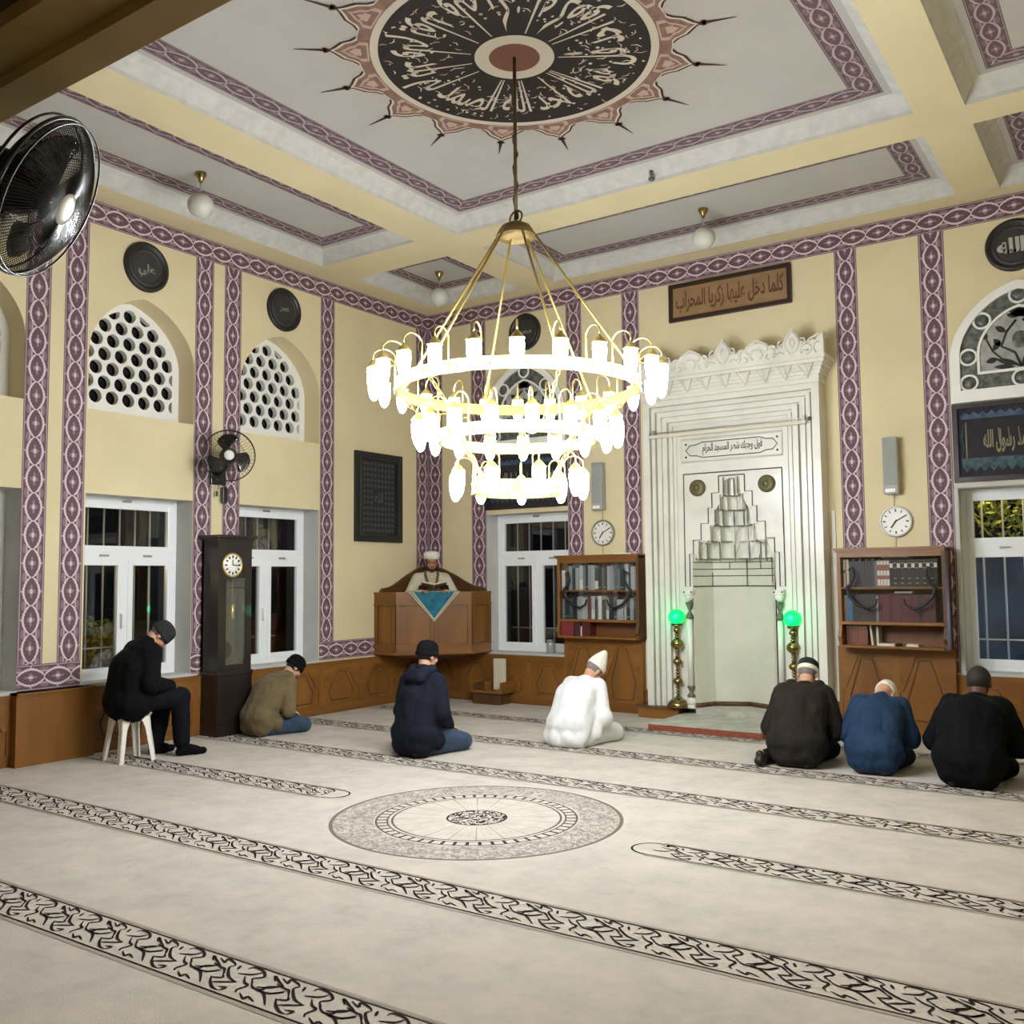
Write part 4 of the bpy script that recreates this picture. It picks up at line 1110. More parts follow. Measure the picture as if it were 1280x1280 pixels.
# slab with the niche opening cut out
hood = [(.487, .14), (.487, 1.54), (.462, 1.90), (.42, 2.0), (.40, 2.06), (.345, 2.04), (.29, 2.06), (.27, 2.21), (.235, 2.24), (.20, 2.26), (.195, 2.42), (.13, 2.56), (.105, 2.60), (.09, 2.75), (.03, 2.785)]
hole = [(NX+x, z) for x, z in hood]+[(NX-x, z) for x, z in hood[::-1]]
mb.plate(rect(XL+.02, XRr-.02, .12, ZTOP-.02), [hole], FD-.04, lambda u, v, w: (u, -w, v))
# nested mouldings left, right and over the top: (offset from edge, width, depth)
for o, w_, d in ((0, .085, FD+.035), (.105, .045, FD+.02), (.17, .055, FD+.0), (.245, .06, FD+.022), (.325, .035, FD-.01), (.375, .03, FD-.022)):
    yb(mb, XL+o, XL+o+w_, .0, d, .12, ZTOP-o*.9 if o else ZTOP-.002); yb(mb, XRr-o-w_, XRr-o, 0, d, .12, ZTOP-o*.9 if o else ZTOP-.002)
    yb(mb, XL+o+w_, XRr-o-w_, 0, d-.001, ZTOP-o*.9-w_*.8, ZTOP-o*.9-.002)
mb.build('frame', M_marble, niche)
# plinths at the foot
for p0, p1 in ((XL-.10, 3.96), (5.28, XRr+.10)):
    mb = MB(); yb(mb, p0, p1, 0, .30, 0, .118); mb.build('plinth', M_woodh, niche)
for p0, p1 in ((XL-.12, 3.98), (5.26, XRr+.12)):
    mb = MB(); yb(mb, p0, p1, 0, .315, .118, .142); mb.build('plinth_cap', M_woodd, niche)
# cornice with pendant triangles, slab, carved crest
mb = MB(); yb(mb, XL-.005, XRr+.005, 0, FD+.04, ZTOP, ZTOP+.05)
for k in range(5): yb(mb, XL-.01-.02*k, XRr+.01+.02*k, 0, FD+.05+.02*k, ZTOP+.05+.038*k, ZTOP+.05+.038*(k+1)+.001)
zs = ZTOP+.24; yb(mb, XL-.11, XRr+.11, 0, FD+.16, zs, zs+.045)
mb.build('cornice', M_marble, niche)
mb = MB()
for k in range(9):
    x = NX+(k-4)*.235; z1 = ZTOP+.20; d1 = FD+.165; z0 = ZTOP+.055; d0 = FD+.10
    v = [(x-.085, -FD-.13, z1), (x+.085, -FD-.13, z1), (x, -FD-.06, z0), (x, -d1-.01, z1-.02)]
    mb.add(v, [(0, 2, 3), (3, 2, 1), (0, 3, 1), (0, 1, 2)], 0)
    mb.tube([(x-.085, -FD-.135, z1), (x, -FD-.065, z0), (x+.085, -FD-.135, z1)], .006, 5, 1)
mb.build('pendant_triangle_row', [M_marble, M_marbled], niche)
mb = MB(); zc = zs+.045; out = [(XL-.10, zc)]
top = []
nseg = 220
def crest_h(x):
    q = ((x-NX)/.80) % 1.0; q = q-.5
    a = abs(q)                               # 0 at the low palmette, .5 at the tall one
    tall = max(0, 1-((.5-a)/.145)); low = max(0, 1-(a/.17))
    h = .13+.195*tall**.85 if tall > 0 else 0
    h2 = .17+.075*low**.7 if low > 0 else 0
    curl = .11+.055*abs(sin((a-.30)/.16*pi)) if .17 < a < .36 else 0
    return max(h, h2, curl, .10)
for k in range(nseg+1):
    x = XL-.10+(XRr-XL+.20)*k/nseg; top.append((x, zc+crest_h(x)))
mb.plate([(XL-.10, zc), (XRr+.10, zc)]+top[::-1], [], .07, lambda u, v, w: (u, -FD-.08-w, v))
def curlset(cx, s, tall):
    y = -FD-.155
    def cv(pts, r=.011): mb.tube([(cx+s*a, y, zc+b) for a, b in pts], r, 6)
    if tall:
        cv([(0, .285), (.05, .22), (.085, .15), (.06, .08), (.02, .03)], .012); cv([(.0, .20), (.03, .15), (.0, .09)], .012)
        cv([(.10, .19), (.14, .185), (.155, .14), (.13, .11), (.105, .13)]); cv([(.09, .04), (.13, .06), (.17, .04)])
    else:
        cv([(0, .215), (.06, .19), (.11, .17), (.13, .12), (.09, .09)], .012); cv([(.0, .13), (.05, .12), (.07, .06), (.04, .02)]); cv([(.13, .06), (.10, .03), (.14, .0)])
    cv([(.17, .13), (.20, .10), (.215, .05), (.19, .02)], .01)
for k in range(-1, 2):
    for s in (-1, 1): curlset(NX+.80*k, s, True)
for k in (-1, 0):
    for s in (-1, 1): curlset(NX+.80*(k+.5), s, False)
curlset(NX+.80*1.5-.1, -1, False); curlset(NX-.80*1.5+.1, 1, False)
mb.build('crest', M_marble, niche)
# cartouche with carved writing
mb = MB(); z0, z1, x0, x1 = 3.005, 3.265, NX-.605, NX+.605; y = -FD+.04
yb(mb, x0, x1, 0, FD-.04+.012, z0, z1)
for a in ([(x0, z0), (x1, z0), (x1, z1), (x0, z1)],): mb.tube([(u, y-.014, v) for u, v in a], .012, 4, 0, closed=True)
mb.tube([(NX+u*.58, y-.014, (z0+z1)/2+v) for u, v in ((-.95, 0), (-.86, .06), (-.72, .065), (-.60, .09), (.60, .09), (.72, .065), (.86, .06), (.95, 0), (.86, -.06), (.72, -.065), (.60, -.09), (-.60, -.09), (-.72, -.065), (-.86, -.06))], .006, 5, 1, closed=True)
for u in (-1, 1):
    for v in (-1, 1): mb.lathe([(.0, -.016), (.013, -.016), (.013, -.012)], (NX+u*.55, y, (z0+z1)/2+v*.075), 10, 1, axis='y')
ct = mb.build('cartouche', [M_marble, M_inlay], niche)
mb = MB(); mb.text(arabic("فول وجهك شطر المسجد الحرام"), .2, lambda u, v: (NX+.02+u, y-.016, (z0+z1)/2+v), 0, .72, .14, bold=.006); mb.build('lettering', M_inlay, ct)
# stepped inlay line and frame line
def line2(pts, r=.0065): mb.tube([(NX+u, -FD+.034, v) for u, v in pts], r, 4, 0, smooth=False)
mb = MB()
step = [(.155, 2.815), (.155, 2.62), (.242, 2.62), (.242, 2.45), (.292, 2.45), (.292, 2.27), (.385, 2.27), (.385, 2.08), (.485, 2.08), (.485, 1.92), (.535, 1.92), (.535, 1.54), (.595, 1.54), (.59, 2.86)]
line2(step); line2([(-a, b) for a, b in step]); line2([(-.59, 2.86), (.59, 2.86)]); line2([(-.155, 2.815), (.155, 2.815)])
mb.build('inlay_line', M_inlay, niche)
for s in (-1, 1):
    mb = MB(); mb.lathe([(.0, -.045), (.07, -.04), (.098, -.022), (.1, 0)], (NX+s*.415, -FD+.04, 2.69), 24, 0, axis='y')
    for k in range(12):
        a = 2*pi*k/12; mb.tube([(NX+s*.415+.02*cos(a), -FD-.006, 2.69+.02*sin(a)), (NX+s*.415+.09*cos(a), -FD+.012, 2.69+.09*sin(a))], .006, 4, 1)
    mb.build('boss', [mat('bronze_boss', (112, 104, 66), .5, metal=.4), M_inlay], niche)
# recess: five-sided back
plan = [(-.487, -FD+.005), (-.40, .02), (-.36, .10), (0, .27), (.36, .10), (.40, .02), (.487, -FD+.005)]
mb = MB()
def facet(plan, z0, z1, mi=0):
    for (x0, y0), (x1, y1) in zip(plan, plan[1:]): mb.quad((NX+x0, y0, z0), (NX+x1, y1, z0), (NX+x1, y1, z1), (NX+x0, y0, z1), mi)
facet(plan, .14, 1.92)
mb.build('recess', M_marbled, niche)
mb = MB()
for (x0, y0), (x1, y1) in zip(plan[:-1], plan[1:]):
    mb.tube([(NX+x0, y0-.012, .165), (NX+x1, y1-.012, .165)], .028, 4)
mb.build('skirting', M_woodd, niche)
# joints between the facing slabs
mb = MB()
for z in (1.54, 1.66, 1.74, 1.82): mb.tube([(NX+x*.985, y-.004, z) for x, y in plan], .0045 if z > 1.55 else .007, 4, 0)
for x, y, a, b in ((0, .262, 1.54, 1.9), (-.36, .095, 1.54, 1.70), (.36, .095, 1.58, 1.9), (-.18, .18, 1.74, 1.82), (.2, .17, 1.74, 1.82), (.19, .175, 1.82, 1.9)): mb.tube([(NX+x, y-.004, a), (NX+x, y-.004, b)], .005, 4, 0)
mb.build('joint_line', M_inlay, niche)
# scalloped hood: corbelled tiers of little niches
mb = MB()
tiers = [(1.86, 2.07, .46, .42, 7), (2.06, 2.25, .30, .40, 5), (2.24, 2.43, .225, .33, 5), (2.42, 2.60, .155, .24, 4), (2.58, 2.80, .10, .15, 4)]
for i, (z0, z1, hw, dp, n) in enumerate(tiers):
    N = n*10; rows = 7; hwt = tiers[i+1][2] if i+1 < len(tiers) else hw*.85
    V = []
    for r in range(rows+1):
        t = r/rows; z = z0+(z1-z0)*t
        for k in range(N+1):
            s = k/N; an = pi*(1-s); cell = abs(sin(s*n*pi))
            keep = sqrt(max(0, 1-t*t)) if i < 4 else 1
            bulge = .86+.20*cell*(keep if cell > t*.9 else keep*.35)
            f = hw*(1-.0*t)
            V.append((NX+f*cos(an)*bulge, -FD+.01+(dp*sin(an))*bulge*.9, z))
    F_ = []
    for r in range(rows):
        for k in range(N):
            a = r*(N+1)+k; F_.append((a, a+1, a+N+2, a+N+1))
    mb.add(V, F_, 0, False)
    if i+1 < len(tiers):                     # underside of the next tier
        q = []
        h2, d2 = tiers[i+1][2], tiers[i+1][3]
        for k in range(25):
            an = pi*(1-k/24); q += [(NX+hw*1.06*cos(an), -FD+.01+dp*.96*sin(an), z1), (NX+h2*.86*cos(an), -FD+.01+d2*.8*sin(an), z1-.012)]
        mb.add(q, [(2*k, 2*k+2, 2*k+3, 2*k+1) for k in range(24)], 0)
    for k in range(n+1):                     # pendants and ribs between cells
        an = pi*(1-k/n); x, y = NX+hw*.86*cos(an), -FD+.0+dp*.78*sin(an)
        mb.tube([(x, y, z0-.035 if i < 2 else z0), (x, y-.004, z0+.05), (x, y-.006, z1-.01)], [.004, .011, .006], 5, 1 if i % 2 == 0 else 0)
    mb.tube([(NX+hw*.97*cos(pi*(1-k/24)), -FD+.005+dp*.87*sin(pi*(1-k/24)), z0) for k in range(25)], .006, 4, 1)
mb.build('scalloped_hood', [M_marble, mat('grey_rib', (128, 128, 116), .6)], niche)
# engaged colonnettes with hourglass ends
for s in (-1, 1):
    x = NX+s*.535
    mb = MB(); mb.lathe([(.032, .36), (.032, 1.16)], (x, -FD+.0, 0), 14, 0)
    mb.box(x-.06, x+.06, -FD-.05, -FD+.05, .142, .18); mb.lathe([(.055, .18), (.062, .21), (.045, .25), (.03, .27)], (x, -FD, 0), 14)
    mb.lathe([(.03, 1.37), (.05, 1.41), (.058, 1.45)], (x, -FD, 0), 14); mb.box(x-.06, x+.06, -FD-.05, -FD+.05, 1.45, 1.50)
    cl = mb.build('colonnette', M_marble, niche)
    mb = MB(); hg = [(.046, 0), (.044, .02), (.014, .055), (.012, .06), (.044, .11), (.046, .125)]
    mb.lathe([(r, z+.265) for r, z in hg], (x, -FD, 0), 14); mb.lathe([(r, z*1.5+1.17) for r, z in hg], (x, -FD, 0), 14)
    for dx in (-.045, .045): mb.sphere((x+dx, -FD-.05, 1.475), .012, 0, 8)
    mb.build('collar', mat('grey_collar', (92, 92, 78), .5), cl)

# curtain rail across the niche
t = thing('curtain_rail', 'long pale rail fixed across the top of the marble niche', 'rail', (NX, -.26, 3.34))
mb = MB(); mb.box(3.63, 5.53, -FD-.085, -FD-.045, 3.305, 3.345, 0, .006); mb.build('track', mat('rail_wood', (214, 206, 184), .5), t)
mb = MB(); mb.box(3.64, 5.50, -FD-.075, -FD-.055, 3.36, 3.372); mb.build('cord', M_steel, t)
for x in (3.70, 5.50):
    mb = MB(); mb.box(x-.015, x+.015, -FD-.08, -FD+.01, 3.33, 3.40); mb.build('bracket', M_steel, t)
mb = MB(); mb.sphere((5.565, -FD-.065, 3.36), .022, 0, 10); mb.build('knob', M_inlay, t)

# low step before the niche
t = thing('niche_step', 'low carpeted step with a reddish edge in front of the marble niche', 'step', (4.6, -.6, 0))
mb = MB(); mb.box(3.97, 5.24, -1.10, -.0, .0, .062); mb.build('edge', mat('step_edge', (122, 58, 38), .7, c2=(142, 76, 50), scale=30), t)
mb = MB(); mb.box(3.985, 5.225, -1.085, -.0, .062, .074); mb.add([(NX-.475, 0, .142), (NX+.475, 0, .142), (NX, .26, .142), (NX-.36, .1, .142), (NX+.36, .1, .142)], [(0, 1, 4, 2, 3)])
mb.quad((NX-.475, -.22, .142), (NX+.475, -.22, .142), (NX+.475, 0, .142), (NX-.475, 0, .142)); mb.quad((NX-.475, -.22, .07), (NX+.475, -.22, .07), (NX+.475, -.22, .142), (NX-.475, -.22, .142))
mb.build('carpet_top', mat('step_carpet', (190, 186, 172), .95, c2=(164, 162, 152), scale=7), t)

# standing lamps with green globes
M_green = mat('green_globe', (0, 228, 104), .4, emit=1.15)
def green_lamp(x, label):
    y = -.235
    t = thing('floor_lamp', label, 'lamp', (x, y, .142), 0, 'green globe lamps beside the niche')
    P = [(.125, 0), (.13, .02), (.12, .05), (.10, .075), (.06, .10), (.03, .12), (.022, .135)]
    mb = MB(); mb.lathe([(r, z+.142) for r, z in P], (x, y, 0), 28); mb.build('base', M_brass, t)
    pr = [(.022, .13)]
    def bead(z, r, h): 
        for k in range(7): a = pi*k/6; pr.append((max(.014, r*sin(a)), z-h*cos(a)))
    for z in (.16, .195, .23): bead(z, .026, .016)
    bead(.30, .058, .045)
    for z in (.36, .395, .43, .465): bead(z, .027, .016)
    bead(.525, .056, .045)
    for z in (.585, .62, .655): bead(z, .027, .016)
    bead(.73, .078, .065)
    for z in (.81, .84): bead(z, .03, .016)
    bead(.89, .045, .035); pr += [(.03, .93), (.055, .94), (.06, .95), (.02, .955)]
    mb = MB(); mb.lathe([(r, z+.142) for r, z in pr], (x, y, 0), 20); mb.build('stem', M_brass, t)
    mb = MB(); mb.lathe([(.06, 1.092), (.062, 1.11), (.05, 1.115)], (x, y, 0), 20); mb.build('collar', M_black, t)
    mb = MB(); mb.sphere((x, y, 1.185), .098, 0, 24, (1, 1, .97)); mb.build('globe', M_green, t)
    l = D.lights.new('globe_light', 'POINT'); l.energy = 2.3; l.color = (.02, 1, .42); l.shadow_soft_size = .09
    lo = D.objects.new('globe_light', l); COL.objects.link(lo); lo.parent = t; lo.location = (0, -.13, 1.043)
    return t
green_lamp(3.935, 'brass lamp with a green glowing globe, at the bookcase with grey books')
green_lamp(5.305, 'brass lamp with a green glowing globe, behind the man in the dark hood')
# ================================================================== things on the walls
M_plq = mat('plaque_black', (30, 29, 27), .45); M_plq2 = mat('plaque_face', (46, 46, 44), .6)
M_let = mat('plaque_letter', (128, 124, 106), .5); M_letb = mat('plaque_letter_bright', (170, 168, 158), .5)
def plaque(P, c, z, r, txt, label, w, bright=False, dx=0, dz=0):
    """P(a, d, z) -> world; d in front of wall"""
    t = thing('wall_plaque', label, 'plaque', P(c, 0, z), 0, 'round calligraphy plaques')
    def ringm(mb, prof, mi=0, n=40):
        vs = []; 
        for rr, d in prof:
            for k in range(n): vs.append(P(c+rr*cos(2*pi*k/n), d, z+rr*sin(2*pi*k/n)))
        fs = [(i*n+k, i*n+(k+1) % n, (i+1)*n+(k+1) % n, (i+1)*n+k) for i in range(len(prof)-1) for k in range(n)]
        if prof[-1][0] < .65*r: fs.append(tuple((len(prof)-1)*n+k for k in range(n)))
        mb.add(vs, fs, mi, True)
    mb = MB(); ringm(mb, [(r, 0), (r, .03), (r*.95, .045), (r*.84, .04), (r*.80, .022), (r*.78, .02)]); mb.build('rim', M_plq, t)
    mb = MB(); ringm(mb, [(r*.80, .02), (r*.70, .021), (r*.69, .026), (r*.67, .026), (r*.66, .02), (r*.60, .02)]); mb.build('face', M_plq2, t)
    mb = MB(); mb.text(arabic(txt), .2, lambda u, v: P(c+dx+u, .024, z+dz+v), 0, w, None, bold=.01); mb.build('lettering', M_letb if bright else M_let, t)
PLw = lambda a, d, z: (d, a, z)
PQw = lambda a, d, z: (a, -d, z)
plaque(PLw, -4.645, 4.94, .262, "علي", 'round black calligraphy plaque above the lattice over the man on the stool', .20, dx=-.0, dz=-.04)
plaque(PLw, -2.75, 4.925, .262, "عمر", 'round black calligraphy plaque above the lattice nearest the room corner', .15)
plaque(PQw, 1.70, 4.97, .25, "محمد", 'round black calligraphy plaque seen behind the chandelier', .22)
plaque(PQw, 7.585, 4.94, .265, "الله", 'round black calligraphy plaque at the right edge of the photo', .25, bright=True, dx=-.03)

# framed dark panel on the left wall
t = thing('picture_frame', 'framed near-black calligraphy grid on the cream wall left of the pulpit', 'picture', (0, -1.07, 2.75))
y0, y1, z0, z1 = -1.525, -.615, 2.155, 3.345
M_frd = mat('frame_black', (34, 32, 32), .4); M_cv = mat('canvas_dark', (30, 33, 34), .6); M_cv2 = mat('canvas_tile', (48, 54, 56), .6)
mb = MB(); w = .075
for a in ((y0, y0+w, z0, z1), (y1-w, y1, z0, z1)): mb.box(0, .05, a[0], a[1], a[2], a[3])
mb.box(0, .049, y0+w, y1-w, z0, z0+w); mb.box(0, .049, y0+w, y1-w, z1-w, z1)
fr = mb.build('frame', M_frd, t)
mb = MB(); mb.tube([(.048, y0+w+.01, z0+w+.01), (.048, y1-w-.01, z0+w+.01), (.048, y1-w-.01, z1-w-.01), (.048, y0+w+.01, z1-w-.01)], .008, 4, 0, closed=True); mb.build('fillet', mat('frame_grey', (72, 74, 76), .5), fr)
mb = MB(); mb.box(.002, .022, y0+w-.005, y1-w+.005, z0+w-.005, z1-w+.005, 0)
for i in range(9):
    for j in range(13):
        yc = -1.07+(i-4)*.070; zc = 2.75+(j-6)*.074
        if abs(i-4) < 2 and abs(j-6) < 2: continue
        mb.lathe([(.0, 0), (.026, 0)], (0, 0, 0), 10, 1) if False else mb.box(.022, .024, yc-.025, yc+.025, zc-.027, zc+.027, 1)
        mb.tube([(.025, yc-.018, zc-.012), (.025, yc-.004, zc+.014), (.025, yc+.004, zc-.008), (.025, yc+.018, zc+.012)], .003, 4, 2)
mb.text(arabic("الله"), .2, lambda u, v: (.025, -1.07+u, 2.75+v), 2, .17, .15)
mb.build('canvas', [M_cv, M_cv2, mat('canvas_mark', (92, 98, 98), .6)], t)

# calligraphy over the niche
t = thing('picture_frame', 'long brown calligraphy panel in a dark wooden frame above the marble niche', 'picture', (4.58, 0, 4.98))
x0, x1, z0, z1 = 3.83, 5.335, 4.745, 5.205; w = .045
M_frb = mat('frame_brown', (44, 26, 20), .4)
mb = MB()
mb.box(x0, x0+w, -.05, 0, z0, z1); mb.box(x1-w, x1, -.05, 0, z0, z1); mb.box(x0+w, x1-w, -.049, 0, z0, z0+w); mb.box(x0+w, x1-w, -.049, 0, z1-w, z1)
mb.build('frame', M_frb, t)
mb = MB(); mb.box(x0+w-.004, x1-w+.004, -.02, -.004, z0+w-.004, z1-w+.004); pn = mb.build('panel', mat('panel_tan', (150, 118, 80), .6, c2=(136, 104, 68), scale=5), t)
mb = MB(); mb.text(arabic("كلما دخل عليها زكريا المحراب"), .2, lambda u, v: ((x0+x1)/2+u, -.023, 4.975+v), 0, 1.33, .27, bold=.004); mb.build('lettering', mat('letter_brown', (88, 54, 28), .6), pn)

# embroidered dark panels over the end-wall windows
M_emb = mat('velvet_black', (27, 26, 33), .8, c2=(38, 36, 42), scale=8); M_embb = mat('embroidery_blue', (72, 92, 122), .7, c2=(40, 56, 84), scale=24); M_embg = mat('embroidery_gold', (132, 126, 96), .6)
M_embl = mat('embroidery_teal', (66, 92, 104), .7, c2=(36, 54, 66), scale=24)
def textile(c, z0, z1, label):
    x0, x1 = c-.65, c+.65
    t = thing('embroidered_panel', label, 'embroidery', (c, 0, z0), 0, 'dark embroidered panels over the windows')
    mb = MB(); w = .05
    mb.box(x0, x0+w, -.045, 0, z0, z1); mb.box(x1-w, x1, -.045, 0, z0, z1); mb.box(x0+w, x1-w, -.044, 0, z0, z0+w); mb.box(x0+w, x1-w, -.044, 0, z1-w, z1)
    mb.build('frame', mat('frame_aubergine', (38, 26, 34), .4), t)
    mb = MB(); mb.box(x0+w-.003, x1-w+.003, -.02, -.003, z0+w-.003, z1-w+.003, 0)
    H = z1-z0
    def fringe(zc, h, up, mi):
        n = 14; W = (x1-x0-2*w-.06)/n
        for k in range(n):
            a = x0+w+.03+W*k
            mb.add([(a, -.022, zc), (a+W, -.022, zc), (a+W, -.022, zc+up*h*.5), (a+W/2, -.022, zc+up*h), (a, -.022, zc+up*h*.5)], [(0, 1, 2, 3, 4)], mi)
    fringe(z1-.20*H, .075, 1, 1); fringe(z0+.26*H, .11, -1, 3); mb.quad((x0+w+.03, -.0215, z0+.26*H), (x1-w-.03, -.0215, z0+.26*H), (x1-w-.03, -.0215, z0+.30*H), (x0+w+.03, -.0215, z0+.30*H), 3)
    for s, xx in ((1, x0+w+.075), (-1, x1-w-.075)):
        mb.tube([(xx, -.023, z0+.30*H), (xx, -.023, z1-.24*H)], .009, 5, 2)
        mb.tube([(xx-s*.04, -.023, z0+.32*H), (xx-s*.025, -.023, z0+.45*H), (xx-s*.045, -.023, z0+.55*H), (xx-s*.025, -.023, z1-.27*H)], .006, 5, 3)
    cl = mb.build('cloth', [M_emb, M_embb, M_embg, M_embl], t)
    mb = MB(); mb.text(arabic("لا اله الا الله محمد رسول الله"), .2, lambda u, v: (c+.04+u, -.024, z0+.50*H+v), 0, .82, .24, bold=.006)
    for k in range(7): mb.tube([(c-.22+k*.09, -.024, z0+.46*H), (c-.23+k*.09, -.024, z0+.66*H)], .005, 4)
    mb.build('lettering', M_embg, cl)
textile(WQ[0], 2.585, 3.33, 'dark embroidered panel behind the lowest ring of the chandelier')
textile(WQ[1], 2.585, 3.385, 'dark embroidered panel with blue fringes at the right edge, over the window')
mb = MB(); mb.box(6.94, 8.26, -.03, 0, 2.53, 2.575); mb.box(6.935, 6.975, -.012, 0, .64, 2.53); struct(mb.build('trim_4', [M_reveal]), 'pale trim round the right window')

# round wall clocks
def wall_clock(x, z, r, label, rimc, hm):
    t = thing('wall_clock', label, 'clock', (x, 0, z), 0, 'round wall clocks')
    mb = MB(); mb.lathe([(r*.92, 0), (r, -.01), (r, -.035), (r*.95, -.045), (r*.87, -.040), (r*.86, -.025)], (x, 0, z), 32, axis='y', caps=False); mb.build('rim', mat('clock_rim', rimc, .35, metal=.3), t)
    mb = MB(); mb.lathe([(0, -.026), (r*.87, -.026)], (x, 0, z), 32, axis='y', caps=False)
    dl = mb.build('dial', mat('clock_dial', (226, 224, 214), .4), t)
    mb = MB()
    for i in range(12):
        a = pi/2-2*pi*i/12
        mb.text(str(i or 12), .04, lambda u, v: (x+r*.70*cos(a)+u, -.029, z+r*.70*sin(a)+v), 0, None, None) if False else mb.ribbon([(x+r*.62*cos(a), -.028, z+r*.62*sin(a)), (x+r*.79*cos(a), -.028, z+r*.79*sin(a))], r*(.11 if i % 3 == 0 else .075), (0, 1, 0))
    mb.build('numeral', mat('clock_numeral', (96, 92, 84), .5), dl)
    for nm, a, L, w in (('hour_hand', pi/2-2*pi*(hm[0]+hm[1]/60)/12, .5, .10), ('minute_hand', pi/2-2*pi*hm[1]/60, .72, .07)):
        mb = MB(); mb.ribbon([(x-r*.12*cos(a), -.033, z-r*.12*sin(a)), (x+r*L*cos(a), -.033, z+r*L*sin(a))], r*w, (0, 1, 0)); mb.build(nm, M_black, t)
wall_clock(2.855, 2.215, .165, 'white wall clock above the bookcase with grey books', (150, 146, 128), (7, 10))
wall_clock(6.365, 2.215, .165, 'white wall clock above the bookcase beside the right window', (206, 204, 196), (7, 10))
M_spk = mat('speaker_grey', (168, 168, 158), .5, c2=(158, 158, 150), scale=30)
def wall_speaker(x0, x1, z0, z1, label):
    t = thing('wall_speaker', label, 'loudspeaker', ((x0+x1)/2, 0, z0), 0, 'tall grey wall speakers')
    mb = MB(); mb.box(x0, x1, -.13, -.02, z0, z1, 0, .01); mb.build('cabinet', M_spk, t)
    mb = MB(); mb.box(x0+.012, x1-.012, -.134, -.129, z0+.09, z1-.012); mb.build('grille', mat('speaker_cloth', (150, 152, 146), .8), t)
    mb = MB(); mb.box(x0+.02, x1-.03, -.134, -.129, z0+.02, z0+.055); mb.build('badge', M_white, t)
    mb = MB(); mb.box(x0+.03, x1-.03, -.03, 0, z0+.1, z1-.1); mb.build('bracket', M_steel, t)
wall_speaker(2.755, 2.905, 2.50, 3.10, 'slim grey wall speaker above the clock left of the niche')
wall_speaker(6.275, 6.425, 2.50, 3.10, 'slim grey wall speaker above the clock right of the niche')
for x, lb in ((2.84, 'thin cable trunk running down from the left wall clock'), (6.35, 'thin cable trunk running down from the right wall clock')):
    mb = MB(); mb.box(x-.009, x+.009, -.012, 0, 1.9, 2.52); o = mb.build('cable_trunk', mat('trunk_cream', (196, 180, 136), .6)); setp(o, lb, 'cable')
mb = MB(); mb.box(5.70, 5.735, -.02, 0, .3, 2.36); o = mb.build('cable_trunk', M_white); setp(o, 'long white cable trunk rising between the niche and right bookcase', 'cable')
# ================================================================== people
def cloth_mat(name, c, c2=None, rough=.85, scale=9): return mat(name, c, rough, c2=c2 or tuple(int(x*.86) for x in c), scale=scale, spec=.12, bump=.15, bscale=70, sheen=.1 if sum(c) > 200 else 0)
SKIN = mat('skin_light', (196, 146, 118), .5); SKINT = mat('skin_tan', (176, 122, 94), .5); SKIND = mat('skin_brown', (84, 56, 42), .5)
HAIRB = mat('hair_black', (24, 20, 18), .6); HAIRG = mat('hair_grey', (116, 110, 104), .7); EYE = mat('eye_dark', (30, 24, 22), .3)
LIP = mat('lip', (150, 92, 80), .5)
V3 = Vector
def hand(mb, wrist, d, n, side, curl=.35, k=1.0):
    """palm with four unequal bent fingers and a thumb from the side of the palm"""
    d = V3(d).normalized(); n = V3(n); n = (n-d*n.dot(d)).normalized(); s = d.cross(n)*side; w = V3(wrist)
    for o in (-.026, -.008, .010, .027): mb.capsule(w+s*o*.6*k, w+s*o*k+d*.085*k, .015*k, .0125*k, 8)
    for o, L in ((-.028, .062), (-.0095, .078), (.0095, .084), (.028, .074)):
        a = w+s*o*k+d*.085*k; b_ = a+(d*cos(curl)-n*sin(curl))*L*.5*k; c = b_+(d*cos(curl*2.2)-n*sin(curl*2.2))*L*.5*k
        mb.capsule(a, b_, .0105*k, .0095*k, 8); mb.capsule(b_, c, .0095*k, .008*k, 8)
    t0 = w+s*.026*k+d*.025*k; t1 = t0+(s*.75+d*.6-n*.2).normalized()*.042*k; t2 = t1+(s*.25+d*.9-n*.35).normalized()*.034*k
    mb.capsule(t0, t1, .014*k, .0115*k, 8); mb.capsule(t1, t2, .011*k, .009*k, 8)
def head_frame(c, pitch, yaw, roll=0):
    return Matrix.Translation(c) @ Matrix.Rotation(yaw, 4, 'Z') @ Matrix.Rotation(-pitch, 4, 'X') @ Matrix.Rotation(roll, 4, 'Y')
def head_shapes(mb, M):
    P = lambda *a: M @ V3(a)
    def sph(c, r, sc):
        bm = bmesh.new(); bmesh.ops.create_uvsphere(bm, u_segments=20, v_segments=12, radius=r)
        mb.bm(bm, 0, True, M @ Matrix.Translation(c) @ Matrix.Diagonal((*sc, 1)))
    sph((0, -.012, .02), .094, (.85, 1.05, 1.0)); sph((0, .026, -.045), .064, (.95, .95, 1.15))
    mb.capsule(P(-.032, .03, -.088), P(.032, .03, -.088), .027, .027); mb.capsule(P(0, .03, -.09), P(0, .064, -.098), .026, .021)
    mb.capsule(P(0, .084, 0), P(0, .102, -.040), .009, .0145, 8); mb.capsule(P(-.036, .074, .020), P(.036, .074, .020), .014, .014, 8)
    for s in (-1, 1):
        sph((s*.036, .060, -.042), .026, (1, 1, 1)); sph((s*.081, -.008, -.018), .031, (.34, .62, 1.05)); sph((s*.032, .074, -.0), .014, (1, .8, .8))
    mb.capsule(P(-.018, .083, -.070), P(.018, .083, -.070), .0085, .0085, 8)
